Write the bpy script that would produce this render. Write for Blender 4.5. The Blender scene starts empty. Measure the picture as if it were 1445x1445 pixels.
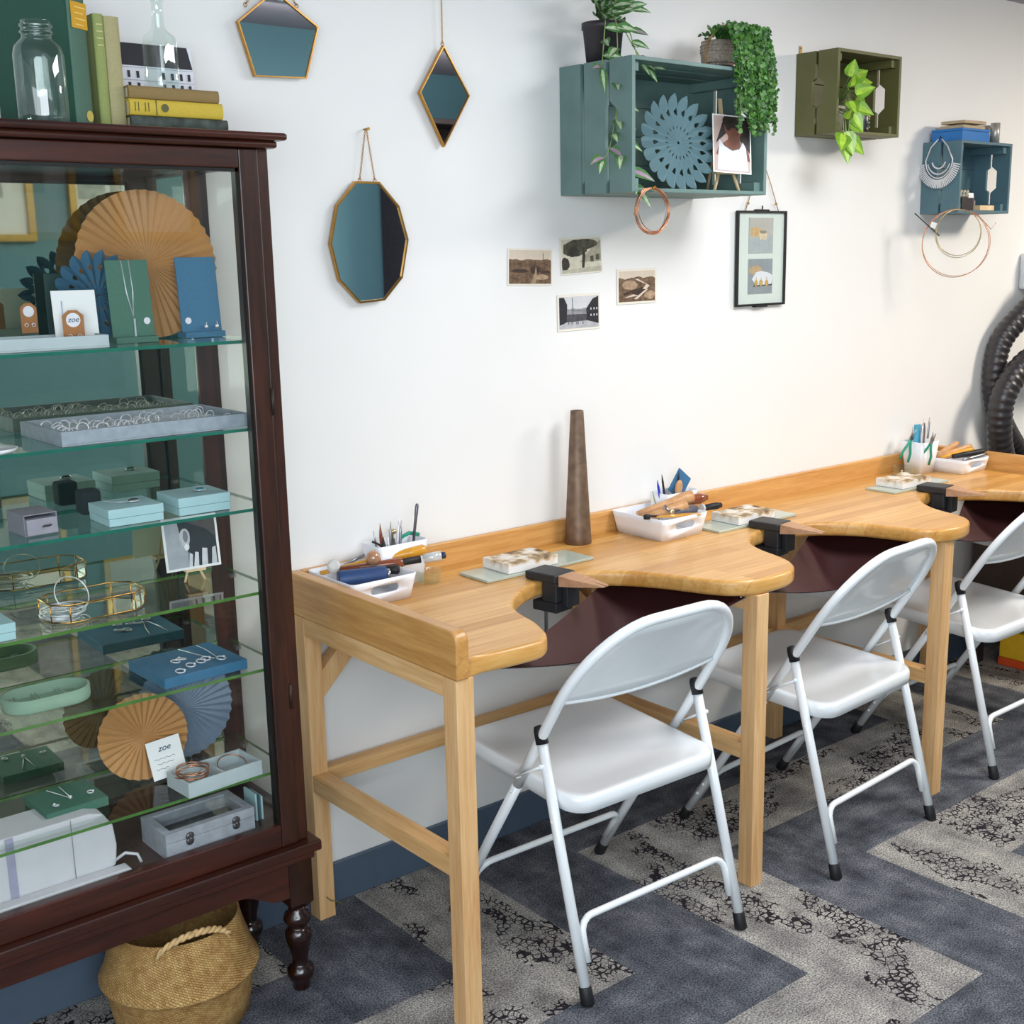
import bpy, math, random
from mathutils import Vector, Matrix, Euler
random.seed(7)
S = bpy.context.scene
R = math.radians
# ------------------------------------------------------------------ camera
cd = bpy.data.cameras.new('camera'); cam = bpy.data.objects.new('camera', cd); S.collection.objects.link(cam); S.camera = cam
yaw, pit, rol = R(40.3152), R(12.3257), R(-0.8422)
fw = Vector((math.sin(yaw)*math.cos(pit), math.cos(yaw)*math.cos(pit), -math.sin(pit)))
r0 = Vector((math.cos(yaw), -math.sin(yaw), 0)); u0 = r0.cross(fw)
rr = r0*math.cos(rol)+u0*math.sin(rol); uu = -r0*math.sin(rol)+u0*math.cos(rol)
mw = Matrix((rr, uu, -fw)).transposed().to_4x4(); mw.translation = Vector((-1.27728, -2.38872, 1.49358))
cam.matrix_world = mw
cd.sensor_width = 36; cd.lens = 1762.72*36/1445
cd.shift_x = -(772.23-722.5)/1445; cd.shift_y = (738.3-722.5)/1445
cd.clip_start = .05
# ------------------------------------------------------------------ light and exposure
S.view_settings.view_transform = 'Standard'; S.view_settings.look = 'None'; S.view_settings.gamma = 1
S.view_settings.exposure = 0.49; S.view_settings.use_curve_mapping = False
try:
    S.cycles.transparent_max_bounces = 40; S.cycles.max_bounces = 10; S.cycles.glossy_bounces = 6
except Exception: pass
w = bpy.data.worlds.new('world'); S.world = w; w.use_nodes = True
w.node_tree.nodes['Background'].inputs[0].default_value = (.8, .9, 1, 1); w.node_tree.nodes['Background'].inputs[1].default_value = 1.0
def area(name, loc, aim, sx, sy, power, col):
    l = bpy.data.lights.new(name, 'AREA'); l.shape = 'RECTANGLE'; l.size = sx; l.size_y = sy; l.energy = power; l.color = col
    o = bpy.data.objects.new(name, l); S.collection.objects.link(o); o.location = loc
    o.rotation_euler = (Vector(aim)-Vector(loc)).to_track_quat('-Z', 'Y').to_euler(); return o
area('window_daylight', (-1.3, -3.12, 1.45), (-1.0, 0, 1.2), 1.9, 1.3, 46, (.86, .94, 1))
area('side_window_daylight', (-2.32, -1.9, 1.4), (0, -1.2, 1.0), 1.6, 1.3, 16, (.82, .92, 1))
area('ceiling_lamp_near', (1.25, -1.45, 2.27), (1.1, -1.4, 0), 1.2, .6, 25, (.97, .98, 1))
area('added_teal_wall_fill', (1.9, -2.35, 2.2), (1.9, -3.2, 1.75), 1.8, .1, 3.8, (1, .98, .95))  # unseen fill light, added to brighten the upper teal wall in the mirrors
area('ceiling_lamp_far', (3.3, -1.5, 2.25), (3.1, -1.3, 0), .5, .5, 35, (1, .89, .76))

# ------------------------------------------------------------------ materials
def lin(c):
    if isinstance(c, str): c = tuple(int(c[i:i+2], 16) for i in (0, 2, 4))
    return tuple(((v/255)/12.92 if v/255 <= .04045 else ((v/255+.055)/1.055)**2.4) for v in c[:3])+(1,)
MATS = {}
def newmat(name):
    m = bpy.data.materials.new(name); m.use_nodes = True; nt = m.node_tree
    return m, nt, nt.nodes['Principled BSDF']
def mat(name, c, rough=.5, metal=0, var=.06, scale=30, bump=0, coat=0, spec=None):
    if name in MATS: return MATS[name]
    m, nt, b = newmat(name); N = nt.nodes; L = nt.links; c = lin(c)
    b.inputs['Roughness'].default_value = rough; b.inputs['Metallic'].default_value = metal
    if coat: b.inputs['Coat Weight'].default_value = coat
    if spec is not None: b.inputs['Specular IOR Level'].default_value = spec
    tc = N.new('ShaderNodeTexCoord'); no = N.new('ShaderNodeTexNoise'); no.inputs['Scale'].default_value = scale; no.inputs['Detail'].default_value = 4
    L.new(tc.outputs['Object'], no.inputs['Vector'])
    cr = N.new('ShaderNodeValToRGB'); cr.color_ramp.elements[0].position = .3; cr.color_ramp.elements[1].position = .7
    cr.color_ramp.elements[0].color = tuple(v*(1-var) for v in c[:3])+(1,); cr.color_ramp.elements[1].color = tuple(min(1, v*(1+var)) for v in c[:3])+(1,)
    L.new(no.outputs['Fac'], cr.inputs['Fac']); L.new(cr.outputs['Color'], b.inputs['Base Color'])
    if bump:
        bp = N.new('ShaderNodeBump'); bp.inputs['Strength'].default_value = bump; bp.inputs['Distance'].default_value = .002
        L.new(no.outputs['Fac'], bp.inputs['Height']); L.new(bp.outputs['Normal'], b.inputs['Normal'])
    MATS[name] = m; return m
def thin_glass(name, tint, refl=1.0, ior=1.45):
    if name in MATS: return MATS[name]
    m, nt, b = newmat(name); N = nt.nodes; L = nt.links; N.remove(b)
    out = [n for n in N if n.type == 'OUTPUT_MATERIAL'][0]
    t = N.new('ShaderNodeBsdfTransparent'); t.inputs[0].default_value = tint+(1,)
    g = N.new('ShaderNodeBsdfGlossy'); g.inputs['Roughness'].default_value = .01; g.inputs[0].default_value = (refl, refl, refl, 1)
    lw = N.new('ShaderNodeLayerWeight'); lw.inputs['Blend'].default_value = .5; f0 = ((ior-1)/(ior+1))**2
    pw = N.new('ShaderNodeMath'); pw.operation = 'POWER'; pw.inputs[1].default_value = 5; L.new(lw.outputs['Facing'], pw.inputs[0])
    f = N.new('ShaderNodeMath'); f.operation = 'MULTIPLY_ADD'; f.inputs[1].default_value = 1-f0; f.inputs[2].default_value = f0; L.new(pw.outputs[0], f.inputs[0])
    mx = N.new('ShaderNodeMixShader'); L.new(f.outputs[0], mx.inputs[0]); L.new(t.outputs[0], mx.inputs[1]); L.new(g.outputs[0], mx.inputs[2])
    L.new(mx.outputs[0], out.inputs[0]); MATS[name] = m; return m
def wood(name, c1, c2, stretch=(1, 18, 18), rough=.45, c3=None, coat=0, knots=None):
    """grain runs along the axis with the smallest stretch"""
    if name in MATS: return MATS[name]
    m, nt, b = newmat(name); N = nt.nodes; L = nt.links
    tc = N.new('ShaderNodeTexCoord'); mp = N.new('ShaderNodeMapping'); mp.inputs['Scale'].default_value = stretch
    L.new(tc.outputs['Object'], mp.inputs[0])
    n1 = N.new('ShaderNodeTexNoise'); n1.inputs['Scale'].default_value = 3; n1.inputs['Detail'].default_value = 6; n1.inputs['Distortion'].default_value = .6
    L.new(mp.outputs[0], n1.inputs['Vector'])
    n2 = N.new('ShaderNodeTexNoise'); n2.inputs['Scale'].default_value = 14; n2.inputs['Detail'].default_value = 3
    L.new(mp.outputs[0], n2.inputs['Vector'])
    cr = N.new('ShaderNodeValToRGB'); cr.color_ramp.elements[0].position = .32; cr.color_ramp.elements[1].position = .68
    cr.color_ramp.elements[0].color = lin(c1); cr.color_ramp.elements[1].color = lin(c2)
    mi = N.new('ShaderNodeMath'); mi.operation = 'MULTIPLY_ADD'; mi.inputs[1].default_value = .35
    mu = N.new('ShaderNodeMath'); mu.operation = 'MULTIPLY'; mu.inputs[1].default_value = .65
    L.new(n1.outputs['Fac'], mu.inputs[0]); L.new(n2.outputs['Fac'], mi.inputs[0]); L.new(mu.outputs[0], mi.inputs[2])
    L.new(mi.outputs[0], cr.inputs['Fac']); last = cr.outputs['Color']
    if c3:
        n3 = N.new('ShaderNodeTexVoronoi'); n3.inputs['Scale'].default_value = knots or 2.2
        mp3 = N.new('ShaderNodeMapping'); mp3.inputs['Scale'].default_value = tuple(max(.6, min(v, 3)) for v in stretch); L.new(tc.outputs['Object'], mp3.inputs[0]); L.new(mp3.outputs[0], n3.inputs['Vector'])
        c = N.new('ShaderNodeValToRGB'); c.color_ramp.elements[0].position = .0; c.color_ramp.elements[1].position = .09
        c.color_ramp.elements[0].color = (1, 1, 1, 1); c.color_ramp.elements[1].color = (0, 0, 0, 1); L.new(n3.outputs['Distance'], c.inputs[0])
        mx = N.new('ShaderNodeMixRGB'); L.new(c.outputs[0], mx.inputs[0]); L.new(last, mx.inputs[1]); mx.inputs[2].default_value = lin(c3); last = mx.outputs[0]
    L.new(last, b.inputs['Base Color']); b.inputs['Roughness'].default_value = rough
    if coat: b.inputs['Coat Weight'].default_value = coat; b.inputs['Coat Roughness'].default_value = .15
    bp = N.new('ShaderNodeBump'); bp.inputs['Strength'].default_value = .15; bp.inputs['Distance'].default_value = .001
    L.new(n2.outputs['Fac'], bp.inputs['Height']); L.new(bp.outputs['Normal'], b.inputs['Normal'])
    MATS[name] = m; return m

# ------------------------------------------------------------------ mesh collector
class M:
    def __init__(s): s.v = []; s.f = []; s.m = []; s.sm = []; s.X = None
    def add(s, vs, fs, m=0, smooth=False):
        o = len(s.v)
        for p in vs:
            p = Vector(p); s.v.append(tuple(s.X @ p) if s.X is not None else tuple(p))
        for f in fs: s.f.append([o+i for i in f]); s.m.append(m); s.sm.append(smooth)
        return s
    def box(s, x0, x1, y0, y1, z0, z1, m=0):
        return s.add([(x0, y0, z0), (x1, y0, z0), (x1, y1, z0), (x0, y1, z0), (x0, y0, z1), (x1, y0, z1), (x1, y1, z1), (x0, y1, z1)],
                     [(3, 2, 1, 0), (4, 5, 6, 7), (0, 1, 5, 4), (1, 2, 6, 5), (2, 3, 7, 6), (3, 0, 4, 7)], m)
    def obox(s, c, size, rot=(0, 0, 0), m=0):
        old = s.X; T = Matrix.Translation(c) @ Euler(rot).to_matrix().to_4x4(); s.X = T if old is None else old @ T
        a, b, d = size[0]/2, size[1]/2, size[2]/2; s.box(-a, a, -b, b, -d, d, m); s.X = old; return s
    def rings(s, rs, m=0, smooth=True, cap=(True, True), closed=False):
        n = len(rs[0]); vs = [p for r in rs for p in r]; fs = []
        k = len(rs)
        for i in range(k if closed else k-1):
            for j in range(n):
                a = i*n+j; b = i*n+(j+1) % n; c = ((i+1) % k)*n+(j+1) % n; d = ((i+1) % k)*n+j
                fs.append((a, b, c, d))
        s.add(vs, fs, m, smooth)
        if not closed:
            o = len(s.v)-len(vs)
            if cap[0]: s.f.append([o+j for j in range(n)][::-1]); s.m.append(m); s.sm.append(False)
            if cap[1]: s.f.append([o+(k-1)*n+j for j in range(n)]); s.m.append(m); s.sm.append(False)
        return s
    def tube(s, pts, r, m=0, n=10, closed=False, flat=1.0):
        pts = [Vector(p) for p in pts]; K = len(pts); rs = []; prev = None
        for i, p in enumerate(pts):
            a = pts[(i-1) % K] if (closed or i > 0) else p; b = pts[(i+1) % K] if (closed or i < K-1) else p
            t = (b-a).normalized() if (b-a).length > 1e-9 else Vector((0, 0, 1))
            if prev is None:
                h = Vector((0, 0, 1)) if abs(t.z) < .9 else Vector((1, 0, 0)); u = t.cross(h).normalized()
            else:
                u = (prev-t*prev.dot(t)).normalized()
            prev = u; v = t.cross(u); ri = r[i] if isinstance(r, (list, tuple)) else r
            rs.append([p+u*(ri*math.cos(2*math.pi*j/n))+v*(ri*flat*math.sin(2*math.pi*j/n)) for j in range(n)])
        return s.rings(rs, m, True, closed=closed)
    def lathe(s, prof, o=(0, 0, 0), axis=(0, 0, 1), n=20, m=0, cap=(True, True)):
        o = Vector(o); q = Vector((0, 0, 1)).rotation_difference(Vector(axis).normalized())
        return s.rings([[o+q @ Vector((r*math.cos(2*math.pi*j/n), r*math.sin(2*math.pi*j/n), z)) for j in range(n)] for r, z in prof], m, True, cap)
    def prism(s, poly, a, b, plane='xy', m=0, smooth=False):
        def P(p, h): return {'xy': (p[0], p[1], h), 'xz': (p[0], h, p[1]), 'yz': (h, p[0], p[1])}[plane]
        n = len(poly); ar = sum(poly[i][0]*poly[(i+1) % n][1]-poly[(i+1) % n][0]*poly[i][1] for i in range(n))
        if (ar > 0) == (plane == 'xz'): poly = poly[::-1]
        vs = [P(p, a) for p in poly]+[P(p, b) for p in poly]
        flip = a > b
        fs = [tuple(range(n))[::-1], tuple(range(n, 2*n))]
        s.add(vs, fs, m, False); o = len(s.v)-2*n
        for i in range(n):
            j = (i+1) % n; s.f.append([o+i, o+j, o+n+j, o+n+i]); s.m.append(m); s.sm.append(smooth)
        if flip:
            for k in range(len(s.f)-n-2, len(s.f)): s.f[k] = s.f[k][::-1]
        return s
    def sphere(s, c, r, m=0, n=12, k=8, sc=(1, 1, 1)):
        c = Vector(c); rs = []
        for i in range(1, k):
            t = math.pi*i/k; rs.append([c+Vector((r*sc[0]*math.sin(t)*math.cos(2*math.pi*j/n), r*sc[1]*math.sin(t)*math.sin(2*math.pi*j/n), -r*sc[2]*math.cos(t))) for j in range(n)])
        rs = [[c+Vector((0, 0, -r*sc[2]))+(p-c)*.01 for p in rs[0]]]+rs+[[c+Vector((0, 0, r*sc[2]))+(p-c)*.01 for p in rs[-1]]]
        return s.rings(rs, m)
    def build(s, name, mats, parent=None, loc=None, rot=None, bevel=0, seg=2, off=(0, 0, 0)):
        me = bpy.data.meshes.new(name); me.from_pydata([tuple(Vector(p)-Vector(off)) for p in s.v], [], s.f)
        if not isinstance(mats, (list, tuple)): mats = [mats]
        for x in mats: me.materials.append(x)
        me.polygons.foreach_set('material_index', s.m); me.polygons.foreach_set('use_smooth', s.sm); me.update()
        o = bpy.data.objects.new(name, me); S.collection.objects.link(o)
        if parent: o.parent = parent
        if loc is not None: o.location = loc
        if rot is not None: o.rotation_euler = rot
        if bevel:
            b = o.modifiers.new('bevel', 'BEVEL'); b.width = bevel; b.segments = seg; b.limit_method = 'ANGLE'; b.angle_limit = R(40)
            me.polygons.foreach_set('use_smooth', [True]*len(me.polygons))
            w_ = o.modifiers.new('wn', 'WEIGHTED_NORMAL'); w_.keep_sharp = True
        return o
def thing(name, label, cat, loc=(0, 0, 0), rz=0, group=None, rot=None):
    o = bpy.data.objects.new(name, None); S.collection.objects.link(o); o.empty_display_size = .05
    o.location = loc; o.rotation_euler = rot or (0, 0, rz); return tag(o, label, cat, group)
def tag(o, label, cat, group=None):
    o['label'] = label; o['category'] = cat
    if group: o['group'] = group
    return o
def struct(o): o['kind'] = 'structure'; return o
def part_label(o, t): o['label'] = t; return o
def copy_tree(o, parent=None):
    c = o.copy(); S.collection.objects.link(c)
    if parent: c.parent = parent
    for ch in list(o.children):
        if ch.name in S.objects: copy_tree(ch, c)
    return c
def arc(cx, cz, r, a0, a1, n): return [(cx+r*math.cos(R(a0+(a1-a0)*i/n)), cz+r*math.sin(R(a0+(a1-a0)*i/n))) for i in range(n+1)]
def text(name, body, size, mt, parent, loc, rot, shear=0, depth=.0003):
    cu = bpy.data.curves.new(name, 'FONT'); cu.body = body; cu.size = size; cu.extrude = depth; cu.shear = shear; cu.align_x = 'CENTER'; cu.align_y = 'CENTER'
    t = bpy.data.objects.new('tmp_text', cu); S.collection.objects.link(t); bpy.context.view_layer.update()
    me = bpy.data.meshes.new_from_object(t.evaluated_get(bpy.context.evaluated_depsgraph_get())); bpy.data.objects.remove(t)
    me.materials.clear(); me.materials.append(mt); o = bpy.data.objects.new(name, me); S.collection.objects.link(o)
    o.parent = parent; o.location = loc; o.rotation_euler = rot; return o

# common materials
WHITE = mat('white_wall_paint', 'eeeeec', .6, var=.012, scale=3, bump=.03)
CEIL = mat('dark_ceiling_paint', 'aaa2ad', .8, var=.05, scale=4)
TEAL = mat('teal_wall_paint', '638f9c', .7, var=.03, scale=3)
SKIRT = mat('grey_blue_skirting', '505f71', .45, var=.04)
MAHOG = wood('dark_mahogany', '26130c', '482315', (14, 14, 1.2), .35, coat=.25)
MAHOGX = wood('dark_mahogany_rail', '27120c', '4a2014', (1.2, 14, 14), .35, coat=.25)
MAHOGD = wood('near_black_turned_wood', '120706', '2b110c', (6, 6, 3), .2, coat=.5)
PINE_Z = wood('pine_upright', 'cf9a62', 'edc590', (16, 16, 1), .55, c3='a8683a', knots=2.0)
PINE_X = wood('pine_lengthwise', 'c9965c', 'e6bd84', (1, 16, 16), .55, c3='a8683a', knots=2.0)
PINE_Y = wood('pine_crosswise', 'd09c62', 'eec68c', (16, 1, 16), .55, c3='a8683a', knots=2.0)
CHW = mat('white_powder_coat', 'f2f6f8', .25, var=.01, coat=.4)
BLK = mat('black_rubber', '17181b', .55, var=.1)
BRASS = mat('antique_brass', 'b98a45', .3, 1, var=.12)
GOLDW = mat('gold_wire', 'c79a50', .25, 1, var=.1)
SILV = mat('silver', 'e2e2e6', .35, .55, var=.05)
STEEL = mat('brushed_steel', 'a4a6aa', .32, 1, var=.1)
COPPER = mat('copper', 'd49a78', .3, 1, var=.08)
GREY = mat('grey_velvet', '9aa3ac', .85, var=.12, scale=60)
PAPERW = mat('white_card', 'f0f0ee', .6, var=.01)
MIRR = mat('mirror_silver', 'e4eaec', .015, 1, var=.0)
GLASS = thin_glass('clear_pane', (.97, .985, .975), 1.0, 1.6)
SIDEG = thin_glass('side_pane_glass', (.90, .91, .87), .25, 1.4)
SHELFG = thin_glass('shelf_glass', (.93, .975, .95), .9, 1.42)
EDGEG = mat('green_glass_edge', '1d6a55', .08, var=.15, scale=20, coat=1)
EDGE2 = mat('olive_glass_edge', '4d7a34', .08, var=.2, scale=20, coat=1)
WPLAS = mat('white_plastic', 'eef0f5', .35, var=.01)

# ------------------------------------------------------------------ carpet
def carpet():
    m, nt, b = newmat('herringbone_carpet'); N = nt.nodes; L = nt.links
    def V(x):
        if isinstance(x, (int, float)):
            n = N.new('ShaderNodeValue'); n.outputs[0].default_value = x; return n.outputs[0]
        return x
    def mt(op, a, c=None, d=None):
        n = N.new('ShaderNodeMath'); n.operation = op
        for i, q in enumerate((a, c, d)):
            if q is None: continue
            if isinstance(q, (int, float)): n.inputs[i].default_value = q
            else: L.new(q, n.inputs[i])
        return n.outputs[0]
    tc = N.new('ShaderNodeTexCoord'); sp = N.new('ShaderNodeSeparateXYZ'); L.new(tc.outputs['Object'], sp.inputs[0])
    X, Y = sp.outputs[0], sp.outputs[1]
    i = mt('FLOOR', mt('DIVIDE', mt('SUBTRACT', X, .12), .27)); j = mt('FLOOR', mt('DIVIDE', mt('SUBTRACT', -.447, Y), .243))
    df = mt('SUBTRACT', i, j); k8 = mt('FLOOR', mt('DIVIDE', df, 8)); D = mt('SUBTRACT', df, mt('MULTIPLY', k8, 8))
    vert = mt('LESS_THAN', D, 3.5)
    par_v = mt('FLOORED_MODULO', mt('ADD', i, k8), 2)
    par_h = mt('FLOORED_MODULO', mt('ADD', mt('ADD', j, k8), 1), 2)
    def mixf(f, a, c): return mt('ADD', mt('MULTIPLY', f, a), mt('MULTIPLY', mt('SUBTRACT', 1, f), c))
    par = mixf(vert, par_v, par_h)      # 0 = light
    ident = mixf(vert, mt('ADD', mt('MULTIPLY', i, 3.1), k8), mt('ADD', mt('MULTIPLY', j, 5.7), mt('MULTIPLY', k8, 2.3)))
    wn = N.new('ShaderNodeTexWhiteNoise'); wn.noise_dimensions = '1D'; L.new(ident, wn.inputs['W'])
    # streak coordinates along the plank
    al = mixf(vert, Y, X); ac = mixf(vert, X, Y)
    cv = N.new('ShaderNodeCombineXYZ'); L.new(mt('MULTIPLY', al, 3.0), cv.inputs[0]); L.new(mt('MULTIPLY', ac, 15), cv.inputs[1]); L.new(mt('MULTIPLY', ident, 1.7), cv.inputs[2])
    ns = N.new('ShaderNodeTexNoise'); ns.inputs['Scale'].default_value = 1; ns.inputs['Detail'].default_value = 6; ns.inputs['Roughness'].default_value = .65; L.new(cv.outputs[0], ns.inputs['Vector'])
    nl = N.new('ShaderNodeTexNoise'); nl.inputs['Scale'].default_value = 14; nl.inputs['Detail'].default_value = 5; L.new(tc.outputs['Object'], nl.inputs['Vector'])
    nf = N.new('ShaderNodeTexNoise'); nf.inputs['Scale'].default_value = 260; nf.inputs['Detail'].default_value = 2; L.new(tc.outputs['Object'], nf.inputs['Vector'])
    def ramp(fac, stops):
        r = N.new('ShaderNodeValToRGB'); e = r.color_ramp.elements
        while len(e) < len(stops): e.new(.5)
        for q, (p, c) in zip(e, stops): q.position = p; q.color = lin(c)
        L.new(fac, r.inputs[0]); return r.outputs[0]
    tone = mt('ADD', mt('MULTIPLY', ns.outputs[0], .5), mt('MULTIPLY', nl.outputs[0], .5))
    dark = ramp(tone, [(.34, '4b4d55'), (.5, '6c7079'), (.66, '92949b')])
    light = ramp(tone, [(.36, '908d8b'), (.5, 'b5b2ad'), (.64, 'd2cec6')])
    # crackle
    vo = N.new('ShaderNodeTexVoronoi'); vo.feature = 'DISTANCE_TO_EDGE'; vo.inputs['Scale'].default_value = 62
    wv = N.new('ShaderNodeMixRGB'); wv.blend_type = 'ADD'; wv.inputs[0].default_value = .02; L.new(tc.outputs['Object'], wv.inputs[1]); L.new(nl.outputs['Color'], wv.inputs[2]); L.new(wv.outputs[0], vo.inputs['Vector'])
    nc = N.new('ShaderNodeTexNoise'); nc.inputs['Scale'].default_value = 24; nc.inputs['Detail'].default_value = 4; L.new(tc.outputs['Object'], nc.inputs['Vector'])
    crk = mt('LESS_THAN', vo.outputs[0], mt('MULTIPLY', mt('SUBTRACT', nc.outputs[0], .36), .60))
    cm = N.new('ShaderNodeCombineXYZ'); L.new(mt('MULTIPLY', al, 2.6), cm.inputs[0]); L.new(mt('MULTIPLY', ac, 8), cm.inputs[1]); L.new(mt('MULTIPLY', ident, 3.3), cm.inputs[2])
    nm = N.new('ShaderNodeTexNoise'); nm.inputs['Scale'].default_value = 1; nm.inputs['Detail'].default_value = 3; L.new(cm.outputs[0], nm.inputs['Vector'])
    mask = mt('GREATER_THAN', mt('ADD', nm.outputs[0], mt('MULTIPLY', wn.outputs[0], .08)), .565)
    crk = mt('MULTIPLY', mt('MULTIPLY', crk, mask), mt('SUBTRACT', 1, par))
    a = N.new('ShaderNodeMixRGB'); L.new(crk, a.inputs[0]); L.new(light, a.inputs[1]); a.inputs[2].default_value = lin('38333a')
    c = N.new('ShaderNodeMixRGB'); L.new(par, c.inputs[0]); L.new(a.outputs[0], c.inputs[1]); L.new(dark, c.inputs[2])
    h = N.new('ShaderNodeMixRGB'); h.blend_type = 'MULTIPLY'; h.inputs[0].default_value = 1; L.new(c.outputs[0], h.inputs[1])
    sp2 = ramp(nf.outputs[0], [(.36, '888888'), (.64, 'ffffff')]); L.new(sp2, h.inputs[2])
    L.new(h.outputs[0], b.inputs['Base Color']); b.inputs['Roughness'].default_value = .95; b.inputs['Specular IOR Level'].default_value = .1
    bp = N.new('ShaderNodeBump'); bp.inputs['Strength'].default_value = .6; bp.inputs['Distance'].default_value = .003; L.new(nf.outputs[0], bp.inputs['Height']); L.new(bp.outputs[0], b.inputs['Normal'])
    return m
# ------------------------------------------------------------------ room
X0, X1, Y0, ZC = -2.4, 5.2, -3.2, 2.29
struct(M().box(X0, X1, Y0, 0, -.05, 0).build('floor', carpet()))
struct(M().box(X0, X1, Y0, 0, ZC, ZC+.05).build('ceiling', CEIL))
struct(M().box(X0, X1, 0, .08, -.05, ZC+.05).build('wall_back', WHITE))
struct(M().box(X0, X1, Y0-.08, Y0, -.05, ZC+.05).build('wall_front', TEAL))
struct(M().box(X0-.08, X0, Y0, 0, -.05, ZC+.05).build('wall_left', WHITE))
struct(M().box(X1, X1+.08, Y0, 0, -.05, ZC+.05).build('wall_right', WHITE))
struct(M().box(X0, X1, -.012, 0, 0, .1).build('baseboard_back', SKIRT, bevel=.003))
def window(name, plane, a0, a1, z0, z1, c):
    m = M(); t = .05
    for (p0, p1, q0, q1) in ((a0-t, a1+t, z0-t, z0), (a0-t, a1+t, z1, z1+t), (a0-t, a0, z0, z1), (a1, a1+t, z0, z1), ((a0+a1)/2-.02, (a0+a1)/2+.02, z0, z1)):
        if plane == 'y': m.box(p0, p1, c, c+.05, q0, q1)
        else: m.box(c, c+.05, p0, p1, q0, q1)
    struct(m.build(name, WPLAS, bevel=.004))
window('window_1', 'y', -2.25, -.35, .8, 2.1, -3.2)
window('window_2', 'x', -2.7, -1.1, .75, 2.05, -2.4)
# things on the far side that the mirrors show
DARKW = wood('dark_shelf_wood', '2c2226', '40333a', (1, 14, 14), .5)
t = thing('display_shelf', 'dark brown open shelving unit standing against the teal wall', 'shelving unit', (2.34, -3.18, 0))
m = M(); m.box(0, .04, 0, .3, 0, 2.05); m.box(1.0, 1.04, 0, .3, 0, 2.05); m.build('side_panel', DARKW, t, bevel=.002)
M().box(.04, 1.0, 0, .012, .05, 2.04).build('back_panel', DARKW, t)
for z in (.05, .45, .8, 1.12, 1.42, 1.72, 2.02): M().box(.04, 1.0, .012, .3, z, z+.025).build('shelf', DARKW, t, bevel=.002)
for k, (x, z) in enumerate(((2.44, 1.446), (2.46, 1.146), (2.8, 1.446), (2.9, 1.146), (2.55, .826), (3.05, 1.746))):
    b = M().box(-.035, .035, -.03, .03, 0, .07).build('small_box', PAPERW, loc=(x, -3.0, z), bevel=.002)
    tag(b, 'small white box on a shelf of the dark shelving unit', 'box', 'white boxes on the dark shelving unit')
FRG = mat('pale_gold_frame', 'b99a5c', .4, .6)
def picture_frame(x0, x1, z0, z1, lab):
    t = thing('picture_frame', lab, 'picture', (x0, -3.2, z0)); W, H = x1-x0, z1-z0
    m = M(); s = .03
    m.box(0, W, .002, .03, 0, s).box(0, W, .002, .03, H-s, H).box(0, s, .002, .03, s, H-s).box(W-s, W, .002, .03, s, H-s); m.build('frame', FRG, t, bevel=.002)
    m = M(); m.box(s, W-s, .002, .012, s, H-s); m.build('mat_board', PAPERW, t)
    for q in (.3, .7): M().box(W*q-.06, W*q+.06, .0121, .0135, H*.30, H*.30+.13).build('photo_print', mat('soft_photo', 'b4b8b4', .5, var=.35, scale=25), t)
picture_frame(0.0, .60, 1.56, 2.15, 'pale gold framed picture with wide white mat nearest the window, on the teal wall')
picture_frame(.75, 1.10, 1.56, 2.15, 'narrow pale gold framed picture to the right of the wide one on the teal wall')

# ------------------------------------------------------------------ display cabinet
cab = thing('display_cabinet', 'dark mahogany glazed display cabinet full of jewellery on glass shelves', 'cabinet', (-.6, -.15, 0))
CO = (-.6, -.15, 0)
def cp(m, name, mats, **k): return m.build(name, mats, cab, off=CO, **k)
CL, CR, CF, CBk = -1.06, -.138, -.285, -.012
cp(M().box(CL-.025, CR+.025, CF-.03, -.004, 1.692, 1.705), 'top_board', MAHOGX, bevel=.005)
cp(M().box(CL-.012, CR+.012, CF-.015, -.006, 1.679, 1.692), 'top_moulding', MAHOGX, bevel=.005)
for x0 in (CL, CR-.022): cp(M().box(x0, x0+.022, CF+.004, CF+.03, .335, 1.679), 'front_post', MAHOG, bevel=.002)
for x0 in (CL, CR-.048): cp(M().box(x0, x0+.048, -.03, CBk, .335, 1.679), 'rear_post', MAHOG, bevel=.002)
# door
GR, GL, GT, GB = -.198, CL+.06, 1.644, .384
D = []
m = M().box(GR, CR-.0225, CF-.001, CF+.024, .335, 1.678); D.append(cp(m, 'door_stile', MAHOG, bevel=.003))
m = M().box(CL+.0225, GL, CF-.001, CF+.024, .335, 1.678); cp(m, 'door_stile', MAHOG, bevel=.003)
cp(M().box(GL, GR, CF-.001, CF+.024, GT, 1.678), 'door_rail', MAHOGX, bevel=.003)
cp(M().box(GL, GR, CF-.001, CF+.024, .335, GB), 'door_rail', MAHOGX, bevel=.003)
m = M(); e = .006
m.box(GR-e, GR, CF+.004, CF+.02, GB, GT).box(GL, GL+e, CF+.004, CF+.02, GB, GT).box(GL, GR, CF+.004, CF+.02, GT-e, GT)
cp(m, 'glazing_bead', mat('black_bead', '0e0a09', .4))
for z in (1.2, .62): cp(M().lathe([(.0035, 0), (.0035, .05)], (CR-.0225, CF-.002, z), n=8), 'door_hinge', mat('dull_iron', '3c302a', .5, .5))
def pane(m, x0, x1, y0, y1, z0, z1): return m.box(x0, x1, y0, y1, z0, z1)
part_label(cp(M().add([(GL, CF+.012, GB), (GR, CF+.012, GB), (GR, CF+.012, GT), (GL, CF+.012, GT)], [(0, 1, 2, 3)]), 'door_pane', GLASS), 'clear glass front pane')
cp(M().add([(CR-.014, -.03, .38), (CR-.014, CF+.03, .38), (CR-.014, CF+.03, 1.65), (CR-.014, -.03, 1.65)], [(0, 1, 2, 3)]), 'side_pane', SIDEG)
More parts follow.
